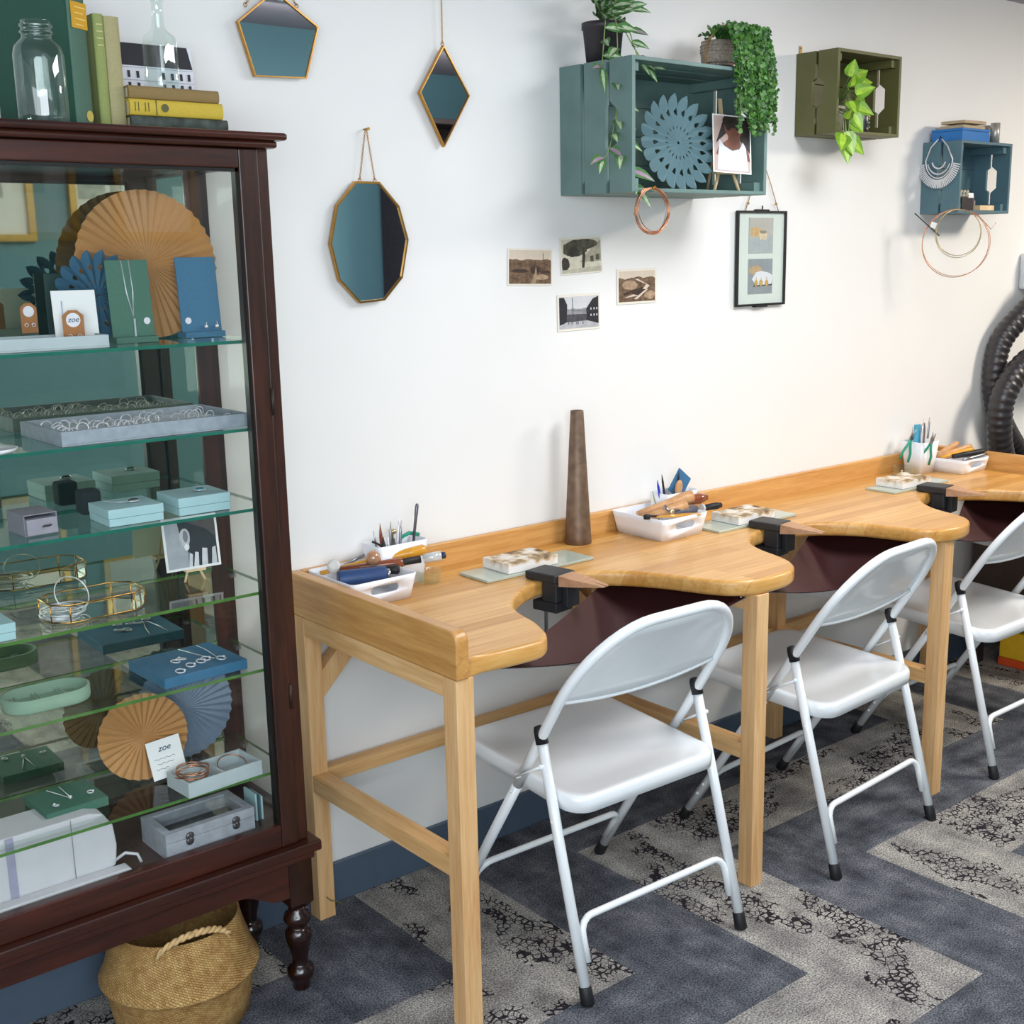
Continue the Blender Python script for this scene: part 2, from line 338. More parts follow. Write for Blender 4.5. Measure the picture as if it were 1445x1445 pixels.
cp(M().box(CR-.024, CR-.002, CF+.03, -.03, 1.65, 1.679), 'side_rail', MAHOG); cp(M().box(CR-.024, CR-.002, CF+.03, -.03, .335, .38), 'side_rail', MAHOG)
m = M().box(CL+.002, CL+.02, CF+.03, -.03, .335, 1.679); cp(m, 'side_panel', MAHOG)
MIRC = mat('old_mirror', 'c6cdb9', .02, 1, var=0)
cp(M().box(CL+.048, CR-.048, -.026, -.018, .37, 1.66), 'mirror_back', MIRC)
cp(M().box(CL+.02, CR-.024, CF+.024, -.027, .355, .372), 'floor_board', MAHOGX)
cp(M().box(CL+.02, CR-.024, CF+.024, -.027, 1.655, 1.678), 'ceiling_board', MAHOGX)
m = M().box(CL-.02, CR+.018, CF-.02, -.004, .312, .3345); cp(m, 'base_moulding', MAHOGX, bevel=.004)
m = M().box(CL-.006, CR+.006, CF-.01, -.008, .295, .312); cp(m, 'base_moulding', MAHOGX, bevel=.004)
SH = [1.334, 1.171, 1.018, .854, .699, .483]
for z in SH:
    x0, x1, y0, y1 = CL+.022, CR-.018, CF+.026, -.028; z1 = z+.006
    m = M(); m.add([(x0, y0, z1), (x1, y0, z1), (x1, y1, z1), (x0, y1, z1)], [(0, 1, 2, 3)], 0)
    m.add([(x0, y0, z), (x1, y0, z), (x1, y0, z1), (x0, y0, z1)], [(0, 1, 2, 3)], 1)
    m.add([(x0, y1, z), (x1, y1, z), (x1, y1, z1), (x0, y1, z1)], [(0, 1, 2, 3)], 1)
    m.add([(x1, y0, z), (x1, y1, z), (x1, y1, z1), (x1, y0, z1)], [(0, 1, 2, 3)], 1)
    part_label(cp(m, 'glass_shelf', [SHELFG, EDGEG if z > .9 else EDGE2]), 'glass shelf with green edge')
for z in SH:
    for y in (-.07, -.23): cp(M().box(CR-.03, CR-.018, y-.006, y+.006, z-.008, z-.0005), 'shelf_peg', STEEL)
# apron with shaped lower edge
xs0, xs1 = CL+.05, CR-.05; pts = [(xs0, .295), (xs1, .295), (xs1, .222)]
for i in range(13):
    u = i/12; x = xs1-.02-(.09)*u; z = .222+.0+.035*(1-math.cos(math.pi*u))/2*1.0; pts.append((x, z))
for i in range(13):
    u = i/12; x = xs0+.11-.09*u; z = .257-.035*(1-math.cos(math.pi*u))/2; pts.append((x, z))
pts += [(xs0, .222)]
cp(M().prism(pts, CF-.002, CF+.018, 'xz'), 'apron', MAHOGX)
cp(M().box(CR-.024, CR-.006, CF+.04, -.05, .235, .295), 'side_apron', MAHOG)
LP = [(.016, 0), (.018, .006), (.017, .018), (.025, .026), (.0285, .036), (.027, .048), (.019, .055), (.0165, .059), (.018, .075), (.0235, .098), (.0275, .118), (.0265, .132), (.020, .139), (.016, .143), (.023, .148), (.0285, .159), (.026, .171), (.017, .178), (.018, .187)]
for lx in (CL+.026, CR-.026):
    for ly in (CF+.022, -.04):
        m = M().box(lx-.026, lx+.026, ly-.026, ly+.026, .2, .295); m.v += []; m.rings([[(lx+a*.026, ly+b*.026, .2) for a, b in ((-1, -1), (1, -1), (1, 1), (-1, 1))], [(lx+a*.016, ly+b*.016, .186) for a, b in ((-1, -1), (1, -1), (1, 1), (-1, 1))]], smooth=False)
        m.lathe(LP, (lx, ly, 0), n=28); cp(m, 'leg', MAHOGD)

# ------------------------------------------------------------------ workbench
def butcher():
    m, nt, b = newmat('oak_butcher_block'); N = nt.nodes; L = nt.links
    tc = N.new('ShaderNodeTexCoord'); sp = N.new('ShaderNodeSeparateXYZ'); L.new(tc.outputs['Object'], sp.inputs[0])
    ad = N.new('ShaderNodeMath'); L.new(sp.outputs[1], ad.inputs[0]); mz = N.new('ShaderNodeMath'); mz.operation = 'MULTIPLY'; mz.inputs[1].default_value = .25; L.new(sp.outputs[2], mz.inputs[0]); L.new(mz.outputs[0], ad.inputs[1])
    cb = N.new('ShaderNodeCombineXYZ'); L.new(sp.outputs[0], cb.inputs[0]); L.new(ad.outputs[0], cb.inputs[1])
    br = N.new('ShaderNodeTexBrick'); br.offset = .37; br.offset_frequency = 2; br.squash = 1
    br.inputs['Scale'].default_value = 1; br.inputs['Brick Width'].default_value = .52; br.inputs['Row Height'].default_value = .042; br.inputs['Mortar Size'].default_value = .0004
    br.inputs['Color1'].default_value = lin('cc9549'); br.inputs['Color2'].default_value = lin('e6b66f'); br.inputs['Mortar'].default_value = lin('bb8441'); L.new(cb.outputs[0], br.inputs['Vector'])
    mp = N.new('ShaderNodeMapping'); mp.inputs['Scale'].default_value = (1.2, 26, 26); L.new(tc.outputs['Object'], mp.inputs[0])
    n1 = N.new('ShaderNodeTexNoise'); n1.inputs['Scale'].default_value = 4; n1.inputs['Detail'].default_value = 7; n1.inputs['Distortion'].default_value = .5; L.new(mp.outputs[0], n1.inputs[0])
    cr = N.new('ShaderNodeValToRGB'); cr.color_ramp.elements[0].position = .3; cr.color_ramp.elements[1].position = .65
    cr.color_ramp.elements[0].color = lin('ecdcbc'); cr.color_ramp.elements[1].color = (1, 1, 1, 1); L.new(n1.outputs['Fac'], cr.inputs[0])
    mx = N.new('ShaderNodeMixRGB'); mx.blend_type = 'MULTIPLY'; mx.inputs[0].default_value = 1; L.new(br.outputs['Color'], mx.inputs[1]); L.new(cr.outputs[0], mx.inputs[2])
    L.new(mx.outputs[0], b.inputs['Base Color']); b.inputs['Roughness'].default_value = .38; b.inputs['Coat Weight'].default_value = .25; b.inputs['Coat Roughness'].default_value = .2
    return m
OAK = butcher(); OAKY = wood('oak_end_board', 'b87f3e', 'd9a55f', (18, 1.2, 18), .4, coat=.25)
OAKX = wood('oak_upstand_board', 'c48a48', 'e0ad68', (1.2, 18, 18), .4, coat=.25)
H, HB, XE = .76, .7224, 2.50
bench = thing('workbench', "long oak topped jeweller's bench on pine legs with three curved bays", 'workbench')
out = [(.03, -.612), (.08, -.620), (.13, -.626), (.19, -.628), (.222, -.614), (.243, -.590), (.258, -.56), (.275, -.52), (.287, -.47), (.303, -.422), (.326, -.385), (.363, -.347), (.408, -.315), (.453, -.293), (.498, -.282), (.545, -.283), (.60, -.297), (.65, -.324), (.692, -.369), (.725, -.429), (.75, -.493), (.772, -.549), (.801, -.588), (.84, -.611), (.895, -.620), (.951, -.617), (.997, -.600), (1.028, -.572), (1.05, -.535), (1.066, -.49), (1.083, -.433), (1.11, -.38), (1.147, -.341), (1.197, -.31), (1.24, -.294), (1.29, -.288), (1.34, -.298), (1.39, -.32), (1.43, -.345), (1.466, -.38), (1.50, -.43), (1.522, -.50), (1.541, -.568), (1.57, -.606), (1.632, -.627), (1.69, -.625), (1.741, -.606), (1.775, -.572), (1.797, -.52), (1.817, -.457), (1.858, -.393), (1.909, -.347), (1.958, -.322), (2.014, -.308), (2.06, -.312), (2.115, -.34), (2.17, -.39), (2.22, -.46), (2.26, -.53), (2.31, -.59), (2.37, -.625), (2.44, -.632), (2.5, -.628), (2.5, -.02), (.03, -.02)]
def smooth_poly(p, closed_from):
    q = []
    n = closed_from
    for i in range(n-1):
        a, b = p[i], p[i+1]; pa = p[max(i-1, 0)]; pb = p[min(i+2, n-1)]
        for k in range(3):
            t = k/3; q.append(tuple(.5*((2*a[c])+(-pa[c]+b[c])*t+(2*pa[c]-5*a[c]+4*b[c]-pb[c])*t*t+(-pa[c]+3*a[c]-3*b[c]+pb[c])*t**3) for c in (0, 1)))
    return q+list(p[n-1:])
op = smooth_poly(out, len(out)-2)
m = M(); n = len(op)
# rounded edge: stack of inset rings
def inset(poly, d):
    r = []; k = len(poly)
    for i in range(k):
        a = Vector(poly[i-1]); b = Vector(poly[i]); c = Vector(poly[(i+1) % k])
        e1 = (b-a).normalized(); e2 = (c-b).normalized(); n1 = Vector((-e1.y, e1.x)); n2 = Vector((-e2.y, e2.x)); nn = (n1+n2)
        nn = nn.normalized()/max(.5, nn.normalized().dot(n1)) if nn.length > 1e-6 else n1
        # keep back and ends flush
        dd = d if b.y < -.1 and b.x > .05 and b.x < 2.47 else 0
        r.append(tuple(b+nn*dd))
    return r
rad = .009; rs = []
for a in (0, 30, 60, 90): rs.append([(x, y, HB+rad*(1-math.sin(R(a)))) for x, y in inset(op, rad*(1-math.cos(R(a))))][:] )
rs = [[(x, y, HB+rad-rad*math.sin(R(a))) for x, y in inset(op, rad*(1-math.cos(R(a))))] for a in (90, 60, 30, 0)]+[[(x, y, H-rad+rad*math.sin(R(a))) for x, y in inset(op, rad*(1-math.cos(R(a))))] for a in (0, 30, 60, 90)]
m.rings(rs, smooth=True); m.build('worktop', OAK, bench)
def roundtop(y0, y1, r=.022):
    return [(y1, HB), (y0, HB)]+[(y0+r-r*math.cos(R(a)), .816-r+r*math.sin(R(a))) for a in (0, 22, 45, 67, 90)]+[(y1, .816)]
M().prism(roundtop(-.622, -.002), 0, .0295, 'yz').build('end_upstand', OAKY, bench, bevel=.004)
M().prism(roundtop(-.622, -.002), XE+.0005, XE+.03, 'yz').build('end_upstand', OAKY, bench, bevel=.004)
M().box(.03, XE, -.0195, -.002, HB, .816).build('back_upstand', OAKX, bench, bevel=.003)
ax, ay, YF, YR = .041, .042, -.6177, -.0185
LX = [0, .846, 1.609, 2.455]
for k, lx in enumerate(LX):
    for yb in (YF, YR-ay):
        M().box(lx, lx+ax, yb, yb+ay, 0, HB).build('leg', PINE_Z, bench, bevel=.0015)
    M().box(lx+.001, lx+ax-.001, YF+ay, YR-ay, .317, .356).build('side_rail', PINE_Y, bench, bevel=.0015)
    M().box(lx+.001, lx+.03, YF+ay, YR-ay, .682, HB).build('top_rail', PINE_Y, bench, bevel=.0015)
for k in range(3):
    x0, x1 = LX[k]+ax, LX[k+1]
    M().box(x0, x1, YR-.030, YR-.001, .322, .358).build('rear_stretcher', PINE_X, bench, bevel=.0015)
    for s_, xx in ((1, x0), (-1, x1)):
        m = M(); a = .13; wd = .045
        P4 = [(xx, HB-a), (xx, HB-a-wd*1.4), (xx+s_*(a+wd*1.4), HB), (xx+s_*a, HB)]
        m.prism(P4, YR-.04, YR-.008, 'xz').build('corner_brace', PINE_Z, bench, bevel=.001)

# leather aprons under the bays
MAR = mat('maroon_leather', '3a1517', .6, var=.08, scale=80, bump=.1); SUE = mat('pale_suede', 'a3a1a4', .9, var=.05)
def apron(cx, fl_, fr_, ap, lab):
    n = 20; top = []
    for j in range(n+1):
        v = j/n; y = -.25-.345*v; xl = ap-.02+(fl_-ap+.02)*v; xr = ap+.02+(fr_-ap-.02)*v
        row = []
        for i in range(n+1):
            w_ = i/n; u = 2*w_-1; sag = (1-abs(u)**1.6)*(.135*math.sin(math.pi*v*.86)*(v**.6)) + .010*math.sin(math.pi*v)
            row.append(Vector((xl+(xr-xl)*w_, y+.02*(1-u*u)*v, HB-.004-sag)))
        top.append(row)
    m = M()
    for k, dz, mi in ((0, 0, 0), (1, -.0018, 1)):
        vs = [p+Vector((0, 0, dz)) for r in top for p in r]; fs = []
        for j in range(n):
            for i in range(n):
                q = (j*(n+1)+i, j*(n+1)+i+1, (j+1)*(n+1)+i+1, (j+1)*(n+1)+i); fs.append(q if k else q[::-1])
        m.add(vs, fs, mi, True)
    t = thing('leather_apron', lab, 'leather catch-all', (cx, -.4, HB)); m.build('leather_sheet', [MAR, SUE], t, off=(cx, -.4, HB))
    for hx, hy in ((fl_+.012, -.588), (fr_-.012, -.588), (ap, -.258)): M().lathe([(.004, 0), (.004, .006)], (hx, hy, HB-.0065), n=8).build('hook', STEEL, t, off=(cx, -.4, HB))
apron(.49, .105, .835, .755, 'maroon leather catch-all slung under the nearest bay of the bench')
apron(1.25, .900, 1.60, 1.545, 'maroon leather catch-all slung under the middle bay of the bench')
apron(2.05, 1.66, 2.445, 2.34, 'maroon leather catch-all slung under the farthest bay of the bench')

# ------------------------------------------------------------------ folding chairs
def make_chair(lab):
    t = thing('folding_chair', lab, 'chair', (0, 0, 0), group='white folding chairs')
    hw = .222; tr = .0112
    Af = lambda z: .242-.64*z
    Ar = lambda z: -.242+.274*z
    zl = .40
    # front legs (below the seat) and the arched back frame
    for s in (-1, 1):
        l = M().tube([(s*hw, Af(.015), .015), (s*hw, Af(zl), zl)], tr, n=14).build('leg', CHW, t)
        M().lathe([(.0135, 0), (.0145, .002), (.0135, .036), (.012, .038)], (s*hw, Af(.004), 0.001), (0, -.54, 1), n=14).build('rubber_foot', BLK, l)
        l = M().tube([(s*(hw+.004), Ar(.015), .015), (s*(hw+.003), Ar(.3), .3), (s*(hw-.0), Ar(.52), .52)], tr, n=14).build('leg', CHW, t)
        M().lathe([(.0135, 0), (.0145, .002), (.0135, .036), (.012, .038)], (s*(hw+.004), Ar(.004), 0.001), (0, .274, 1), n=14).build('rubber_foot', BLK, l)
        M().lathe([(.0135, 0), (.0135, .028), (.011, .036), (.004, .038)], (s*hw, Ar(.518), .518), (0, .274, 1), n=14).build('tube_cap', BLK, t)
    pts = []; zt = .785; rc = .155
    # straight up, then elliptical shoulders in the inclined plane
    for z in (zl, .5, .6): pts.append((-hw, Af(z), z))
    rz_ = zt-.62
    for a in range(0, 91, 9): pts.append((-hw+rc*(1-math.cos(R(a))), Af(.62+rz_*math.sin(R(a))), .62+rz_*math.sin(R(a))))
    right = [(-x, y, z) for x, y, z in pts[::-1]]
    M().tube(pts+right, tr, n=14).build('back_frame', CHW, t)
    # pressed backrest panel
    N_ = 22; rows = []
    up = pts[3:]+right[:-3]
    m = M(); top = []; bot = []
    for i in range(N_+1):
        u = -1+2*i/N_; x = u*(hw-.004)
        ax_ = abs(x); lim = hw-rc
        zt_ = zt if ax_ < lim else .62+rz_*math.sqrt(max(0, 1-((ax_-lim)/rc)**2))
        zb_ = .60+.018*(u*u) - .0
        top.append((x, zt_-.004)); bot.append((x, zb_))
    K = 6; vs = []; fs = []
    for i in range(N_+1):
        u = -1+2*i/N_
        for k in range(K+1):
            v = k/K; z = bot[i][1]+(max(top[i][1], bot[i][1]+.002)-bot[i][1])*v
            bow = -.012*(1-u*u)*1.0+ (.010*(1-abs(u)**4)*math.sin(math.pi*v)**.5)
            vs.append((bot[i][0], Af(z)+bow*.9, z))
    for i in range(N_):
        for k in range(K): a = i*(K+1)+k; fs.append((a, a+K+1, a+K+2, a+1))
    m.add(vs, fs, 0, True); bk = m.build('backrest', CHW, t); so = bk.modifiers.new('solid', 'SOLIDIFY'); so.thickness = .003
    m2 = M().tube([vs[i*(K+1)] for i in range(N_+1)], .0038, n=8); m2.build('backrest_lip', CHW, bk)
    # seat pan
    def rr_(hx, y0, y1, r, tx=0):
        q = []
        for cx_, cy_, a0 in ((hx-r, y1-r, 0), (-hx+r, y1-r, 90), (-hx+r, y0+r, 180), (hx-r, y0+r, 270)):
            for a in range(0, 91, 15): q.append((cx_+r*math.cos(R(a0+a)), cy_+r*math.sin(R(a0+a))))
        return q
    base = rr_(.208, -.188, .225, .05)
    def zz(x, y, dz): return .428+.012*(y/.2)+dz
    rs = []
    for sc, dz in ((.97, -.036), (1, -.034), (1.003, -.016), (1, -.006), (.985, -.0005), (.96, .0005), (.90, -.0015), (.8, -.006), (.5, -.010), (.2, -.011)):
        rs.append([(x*sc, .0185+(y-.0185)*sc, zz(x*sc, y*sc, dz)) for x, y in base])
    M().rings(rs).build('seat', CHW, t)
    # stretchers
    def cross(F, z, hwid, sgn):
        q = [(-hwid, F(z-.085), z-.085), (-hwid, F(z-.03), z-.03)]
        q += [(-hwid+.03*(1-math.cos(R(a))), F(z-.03+.03*math.sin(R(a))), z-.03+.03*math.sin(R(a))) for a in (20, 45, 70, 90)]
        q = q+[(-x, y, zz_) for x, y, zz_ in q[::-1]]
        M().tube([(x, y+sgn, zz_) for x, y, zz_ in q], .0078, n=10).build('stretcher', CHW, t)
    cross(Ar, .165, hw-.014, 0); cross(Af, .15, hw-.014, 0)
    for s in (-1, 1):
        m = M(); a = Vector((s*(hw+.014), Af(.43), .43)); b = Vector((s*(hw+.014), Ar(.475), .475)); d = b-a
        m.tube([a, b], .0105, n=10, flat=.3)
        for q in (a, b): m.lathe([(.006, -.014), (.006, .004), (.003, .006)], q, (s, 0, 0), n=10)
        part_label(m.build('hinge_strap', CHW, t), 'white metal hinge strap')
    m = M()
    for s in (-1, 1):
        for F, z in ((Af, .385), (Ar, .365), (Ar, .10), (Ar, .135), (Af, .09), (Af, .12)): m.sphere((s*(hw+.011), F(z), z), .0042, n=8, k=5)
    m.build('rivet', CHW, t)
    return t
ch = make_chair('white metal folding chair tucked under the nearest bay of the bench')
ch.location = (.472, -.474, 0); ch.rotation_euler = (0, 0, R(-1.8))
c2 = copy_tree(ch); c2['label'] = 'white metal folding chair tucked under the middle bay of the bench'; c2.location = (1.243, -.47, 0); c2.rotation_euler = (0, 0, R(3.9))
c3 = copy_tree(ch); c3['label'] = 'white metal folding chair at the farthest bay, cut by the right edge'; c3.location = (2.067, -.428, 0); c3.rotation_euler = (0, 0, R(.5))

# ------------------------------------------------------------------ wall mirrors
def link_chain(m, a, b, r=.0028):
    a, b = Vector(a), Vector(b); L_ = (b-a).length; k = max(3, int(L_/(r*2.1))); d = (b-a)/k
    h = Vector((0, 1, 0)); s_ = d.normalized().cross(h)
    for i in range(k):
        c = a+d*(i+.5); w_ = s_ if i % 2 else h
        m.tube([c+d.normalized()*(r*1.25*math.cos(2*math.pi*j/8))+w_*(r*.62*math.sin(2*math.pi*j/8)) for j in range(8)], r*.26, n=4, closed=True)
def wall_mirror(poly, lab, tilt, chains, nail):
    cx = sum(p[0] for p in poly)/len(poly); zt = max(p[1] for p in poly)
    t = thing('wall_mirror', lab, 'mirror', (cx, -.006, min(p[1] for p in poly)), rot=(R(tilt), 0, 0)); O = (cx, 0, min(p[1] for p in poly))
    cz = sum(p[1] for p in poly)/len(poly)
    ins = [(cx+(x-cx)*.965, cz+(z-cz)*.965) for x, z in poly]; n = len(poly)
    m = M()
    def V(p, y): return (p[0], y, p[1])
    vs = [V(p, -.012) for p in poly]+[V(p, -.012) for p in ins]+[V(p, -.008) for p in ins]+[V(p, -.001) for p in poly]
    fs = []
    for i in range(n):
        j = (i+1) % n; fs += [(i, j, n+j, n+i), (n+i, n+j, 2*n+j, 2*n+i), (3*n+i, 3*n+j, j, i)]
    fs.append(tuple(3*n+i for i in range(n)))
    m.add(vs, fs); m.build('frame', BRASS, t, off=O)
    M().add([V(p, -.0085) for p in ins], [tuple(range(n))]).build('mirror_glass', MIRR, t, off=O)
    for a, b in chains:
        m = M(); link_chain(m, (a[0], -.006, a[1]), (b[0], -.006, b[1])); m.tube([(a[0]+.004*math.cos(q), -.006, a[1]-.001+.004*math.sin(q)) for q in [k*math.pi/4 for k in range(8)]], .0009, n=5, closed=True)
        m.build('chain', BRASS, t, off=O)
    if nail:
        M().lathe([(.0018, -.012), (.0018, .006), (.0035, .0065), (.0035, .0075)], (nail[0], -.006, nail[1]), (0, -1, 0), n=8).build('nail', BRASS, t, off=O)
k = .84
def Q(*p): return [(x*k, z*k) for x, z in p]
wall_mirror(Q((-.053, 2.311), (.046, 2.389), (.163, 2.319), (.125, 2.197), (-.014, 2.192)), 'five-sided brass edged mirror hanging at the top of the wall above the cabinet', 2.2, [((-.024, 1.975), (.035, 2.05)), ((.09, 1.985), (.037, 2.05))], None)
wall_mirror(Q((.539, 2.309), (.622, 2.188), (.534, 2.052), (.459, 2.186)), 'small diamond shaped brass edged mirror on a long chain', .9, [((.4525, 1.944), (.4525, 2.12))], (.4525, 2.12))
wall_mirror(Q((.25, 1.957), (.322, 1.957), (.381, 1.897), (.406, 1.811), (.383, 1.712), (.325, 1.655), (.248, 1.65), (.189, 1.71), (.168, 1.802), (.192, 1.897)), 'ten-sided brass edged mirror hanging from two chains beside the cabinet', .3, [((.224, 1.648), (.243, 1.752)), ((.262, 1.648), (.246, 1.752))], (.2465, 1.753))

# ------------------------------------------------------------------ crates
def crate(x0, x1, z0, z1, d, ns, mt, lab, gapfrac=None):
    t = thing('wooden_crate', lab, 'crate', (x0, 0, z0)); O = (x0, 0, z0); H_ = z1-z0; W_ = x1-x0; th = .011
    gap = .012 if ns == 3 else .009; sw = (d-.002-gap*(ns-1))/ns; zc = (z0+z1)/2; nh = H_*.19
    for side, xa, xb in ((0, x0, x0+th), (1, x1-th, x1)):
        for i in range(ns):
            y1 = -.002-i*(sw+gap); y0 = y1-sw
            poly = [(y0, z0), (y1, z0), (y1, z1), (y0, z1)]
            c = sw*.36 if ns == 3 else sw*.3
            if i == ns-1: poly = [(y0, z0), (y1, z0), (y1, zc-nh), (y1-c, zc-nh+c*.8), (y1-c, zc+nh-c*.8), (y1, zc+nh), (y1, z1), (y0, z1)]
            elif i == ns-2: 
                c2_ = c*.12 if ns == 3 else c*.5
                poly = [(y0, z0), (y1, z0), (y1, z1), (y0, z1), (y0, zc+nh*.9), (y0+c2_, zc+nh*.75), (y0+c2_, zc-nh*.75), (y0, zc-nh*.9)]
            M().prism(poly, xa, xb, 'yz').build('end_slat', mt, t, off=O, bevel=.001)
    for za, zb in ((z0, z0+.009), (z1-.009, z1)):
        for i in range(ns):
            y1 = -.002-i*(sw+gap); y0 = y1-sw
            M().box(x0+th, x1-th, y0, y1, za, zb).build('side_slat', mt, t, off=O, bevel=.001)
    nb = 3 if ns == 2 else 4; bw = (H_-.018-.0015*(nb-1))/nb
    for i in range(nb):
        za = z0+.009+i*(bw+.0015); M().box(x0+th, x1-th, -.010, -.002, za, za+bw).build('back_slat', mt, t, off=O, bevel=.001)
    for sx in (x0+th, x1-th-.022):
        for sz in (z0+.009, z1-.009-.022):
            M().box(sx, sx+.022, -d+.012, -.010, sz, sz+.022).build('corner_batten', mt, t, off=O, bevel=.001)
    return t
C1 = mat('teal_grey_stain', '64807c', .55, var=.1, scale=14, bump=.15)
C2 = mat('olive_green_stain', '5c5c33', .55, var=.1, scale=14, bump=.15)
C3 = mat('slate_teal_stain', '4f6f7a', .55, var=.1, scale=14, bump=.15)
A1 = (.807, 1.283, 1.623, 1.922, .252)
crate(*A1, 3, C1, 'large teal grey slatted crate on the wall with a paper rosette inside')
A2 = (1.703, 2.005, 1.803, 2.028, .146)
crate(*A2, 2, C2, 'olive green slatted crate on the wall with a trailing plant inside')
A3 = (2.352, 2.655, 1.590, 1.812, .140)
crate(*A3, 2, C3, 'small slate blue slatted crate high on the wall at the right')
t = M().box(-.006, .006, -.0025, -.0005, 0, .02).lathe([(.002, 0), (.002, .002)], (0, -.0025, .014), (0, -1, 0), n=8).build('brass_bracket', mat('dull_brass', 'a8874a', .5, .4), loc=(1.72, 0, 2.03)); tag(t, 'tiny brass fixing tab above the olive green crate', 'bracket')

# ------------------------------------------------------------------ prints, postcards, photo frame
def picture(name, w_, h_, layers, parent, loc, rot, border=0, bordc=None, th=.0006, curl=0):
    """flat print in its own x-z plane, facing -y; layers = [(polygon 0..1, material)]"""
    mats = [bordc or PAPERW]; m = M(); m.box(0, w_, -th, 0, 0, h_)
    for i, (poly, mt_) in enumerate(layers):
        if mt_ not in mats: mats.append(mt_)
        pp = [(border+x*(w_-2*border), border+z*(h_-2*border)) for x, z in poly]
        ar = sum(pp[q][0]*pp[(q+1) % len(pp)][1]-pp[(q+1) % len(pp)][0]*pp[q][1] for q in range(len(pp)))
        if ar < 0: pp = pp[::-1]
        m.add([(x, -th-.00012*(i+1), z) for x, z in pp], [tuple(range(len(pp)))], mats.index(mt_))
    return m.build(name, mats, parent, loc, rot)
def fl(c, var=.1, scale=60, name=None): return mat('ink_'+c+('_%g_%g' % (var, scale)), c, .5, var=var, scale=scale)
RECT = [(0, 0), (1, 0), (1, 1), (0, 1)]
def jag(x0, x1, z, amp, n, seed, base=0):
    r = random.Random(seed); return [(x0, base), (x1, base)]+[(x1+(x0-x1)*i/n, z+amp*(r.random()-.5)) for i in range(n+1)]
def blob(cx, cz, rx, rz, seed, n=14, j=.25):
    r = random.Random(seed); return [(max(0, min(1, cx+rx*(1+j*(r.random()-.5))*math.cos(2*math.pi*i/n))), max(0, min(1, cz+rz*(1+j*(r.random()-.5))*math.sin(2*math.pi*i/n)))) for i in range(n)]
CARD = mat('aged_card', 'e9e3d6', .6, var=.02)
def postcard(lab, x0, z0, w_, h_, rot, layers, bord=.004):
    o = picture('postcard', w_, h_, layers, None, (x0, -.0015, z0), (0, R(rot), 0), bord, CARD); tag(o, lab, 'postcard', 'old postcards on the wall')
SEP1, SEP2, SEP3, SKYS = fl('6d5540', .55, 90), fl('3d2c24', .4, 120), fl('a98f74', .3, 70), fl('d8c9b6', .04)
postcard('sepia postcard of a bare rocky valley, leftmost of the four', .634, 1.412, .141, .088, 1.5, [(RECT, SKYS), (jag(0, 1, .72, .05, 12, 1), SEP1), (blob(.25, .38, .2, .06, 2), SEP2), (blob(.62, .42, .12, .14, 3), SEP2), (blob(.75, .2, .2, .08, 4), SEP3), ([(.5, 0), (.62, 0), (.66, .3), (.63, .55), (.6, .3)], SEP3), (blob(.85, .35, .12, .05, 5), SEP2), ([(.8, .7), (.81, .7), (.81, .92), (.8, .92)], SEP2)])
OL1, OL2, OLS = fl('4c4a3c', .6, 70), fl('2f2e26', .5, 90), fl('cfcbb8', .1)
postcard('old postcard of a large tree by a building, topmost of the four', .805, 1.431, .141, .091, -2.5, [(RECT, OLS), ([(.45, .3), (1, .3), (1, .95), (.75, .7)], fl('a39e8c', .2)), (blob(.35, .72, .33, .26, 7), OL1), (blob(.6, .84, .34, .15, 8), OL1), (blob(.3, .6, .16, .14, 12), OL2), ([(.5, .1), (.56, .12), (.6, .5), (.56, .78), (.52, .5)], OL2), (blob(.08, .28, .11, .2, 9), OL2), ([(0, 0), (1, 0), (1, .16), (0, .1)], fl('b9b5a2', .15)), ([(.72, .3), (.8, .3), (.8, .48), (.72, .46)], OL1), ([(.86, .34), (.95, .34), (.95, .52), (.86, .5)], OL1)])
postcard('sepia postcard of a hillside quarry incline, rightmost of the four', .997, 1.352, .145, .091, -.5, [(RECT, SKYS), (jag(0, 1, .78, .1, 12, 21), SEP1), (blob(.3, .55, .2, .16, 22), SEP3), ([(.1, .12), (.6, .32), (.75, .55), (.45, .72), (.5, .75), (.85, .5), (.6, .2)], SKYS), ([(.15, .2), (.62, .38), (.68, .48), (.1, .28)], SEP2), (blob(.6, .3, .25, .1, 24), SEP2), (blob(.85, .2, .15, .14, 25), SEP3), ([(.4, .08), (.75, .4), (.8, .38), (.5, .08)], SKYS)], .006)
G1, G2, GS = fl('4a4a50', .5, 80), fl('26262c', .4, 100), fl('cfd0d2', .05)
postcard('grey postcard of a town street with terraces, lowest of the four', .792, 1.293, .145, .091, -.8, [(RECT, GS), (jag(.1, .9, .62, .05, 10, 31, .3), fl('8f9094', .2)), ([(.1, .2), (.9, .2), (.9, .42), (.1, .45)], G1), ([(0, .1), (.18, .2), (.2, .75), (.12, .98), (0, .98)], G2), ([(1, .08), (.7, .2), (.68, .6), (.85, .9), (1, .98)], G2), ([(0, 0), (1, 0), (1, .1), (.7, .22), (.25, .2), (0, .12)], fl('b4b5b8', .15)), ([(.33, .2), (.342, .2), (.342, .95), (.33, .95)], G1), ([(.3, .55), (.8, .5), (.8, .51), (.3, .56)], G1)]+[([(x, .12), (x+.015, .12), (x+.015, .2), (x, .2)], G2) for x in (.22, .3, .42, .46, .58)]+[([(x, z), (x+.03, z), (x+.03, z+.07), (x, z+.07)], GS) for x in (.78, .86, .93) for z in (.35, .55)], .006)
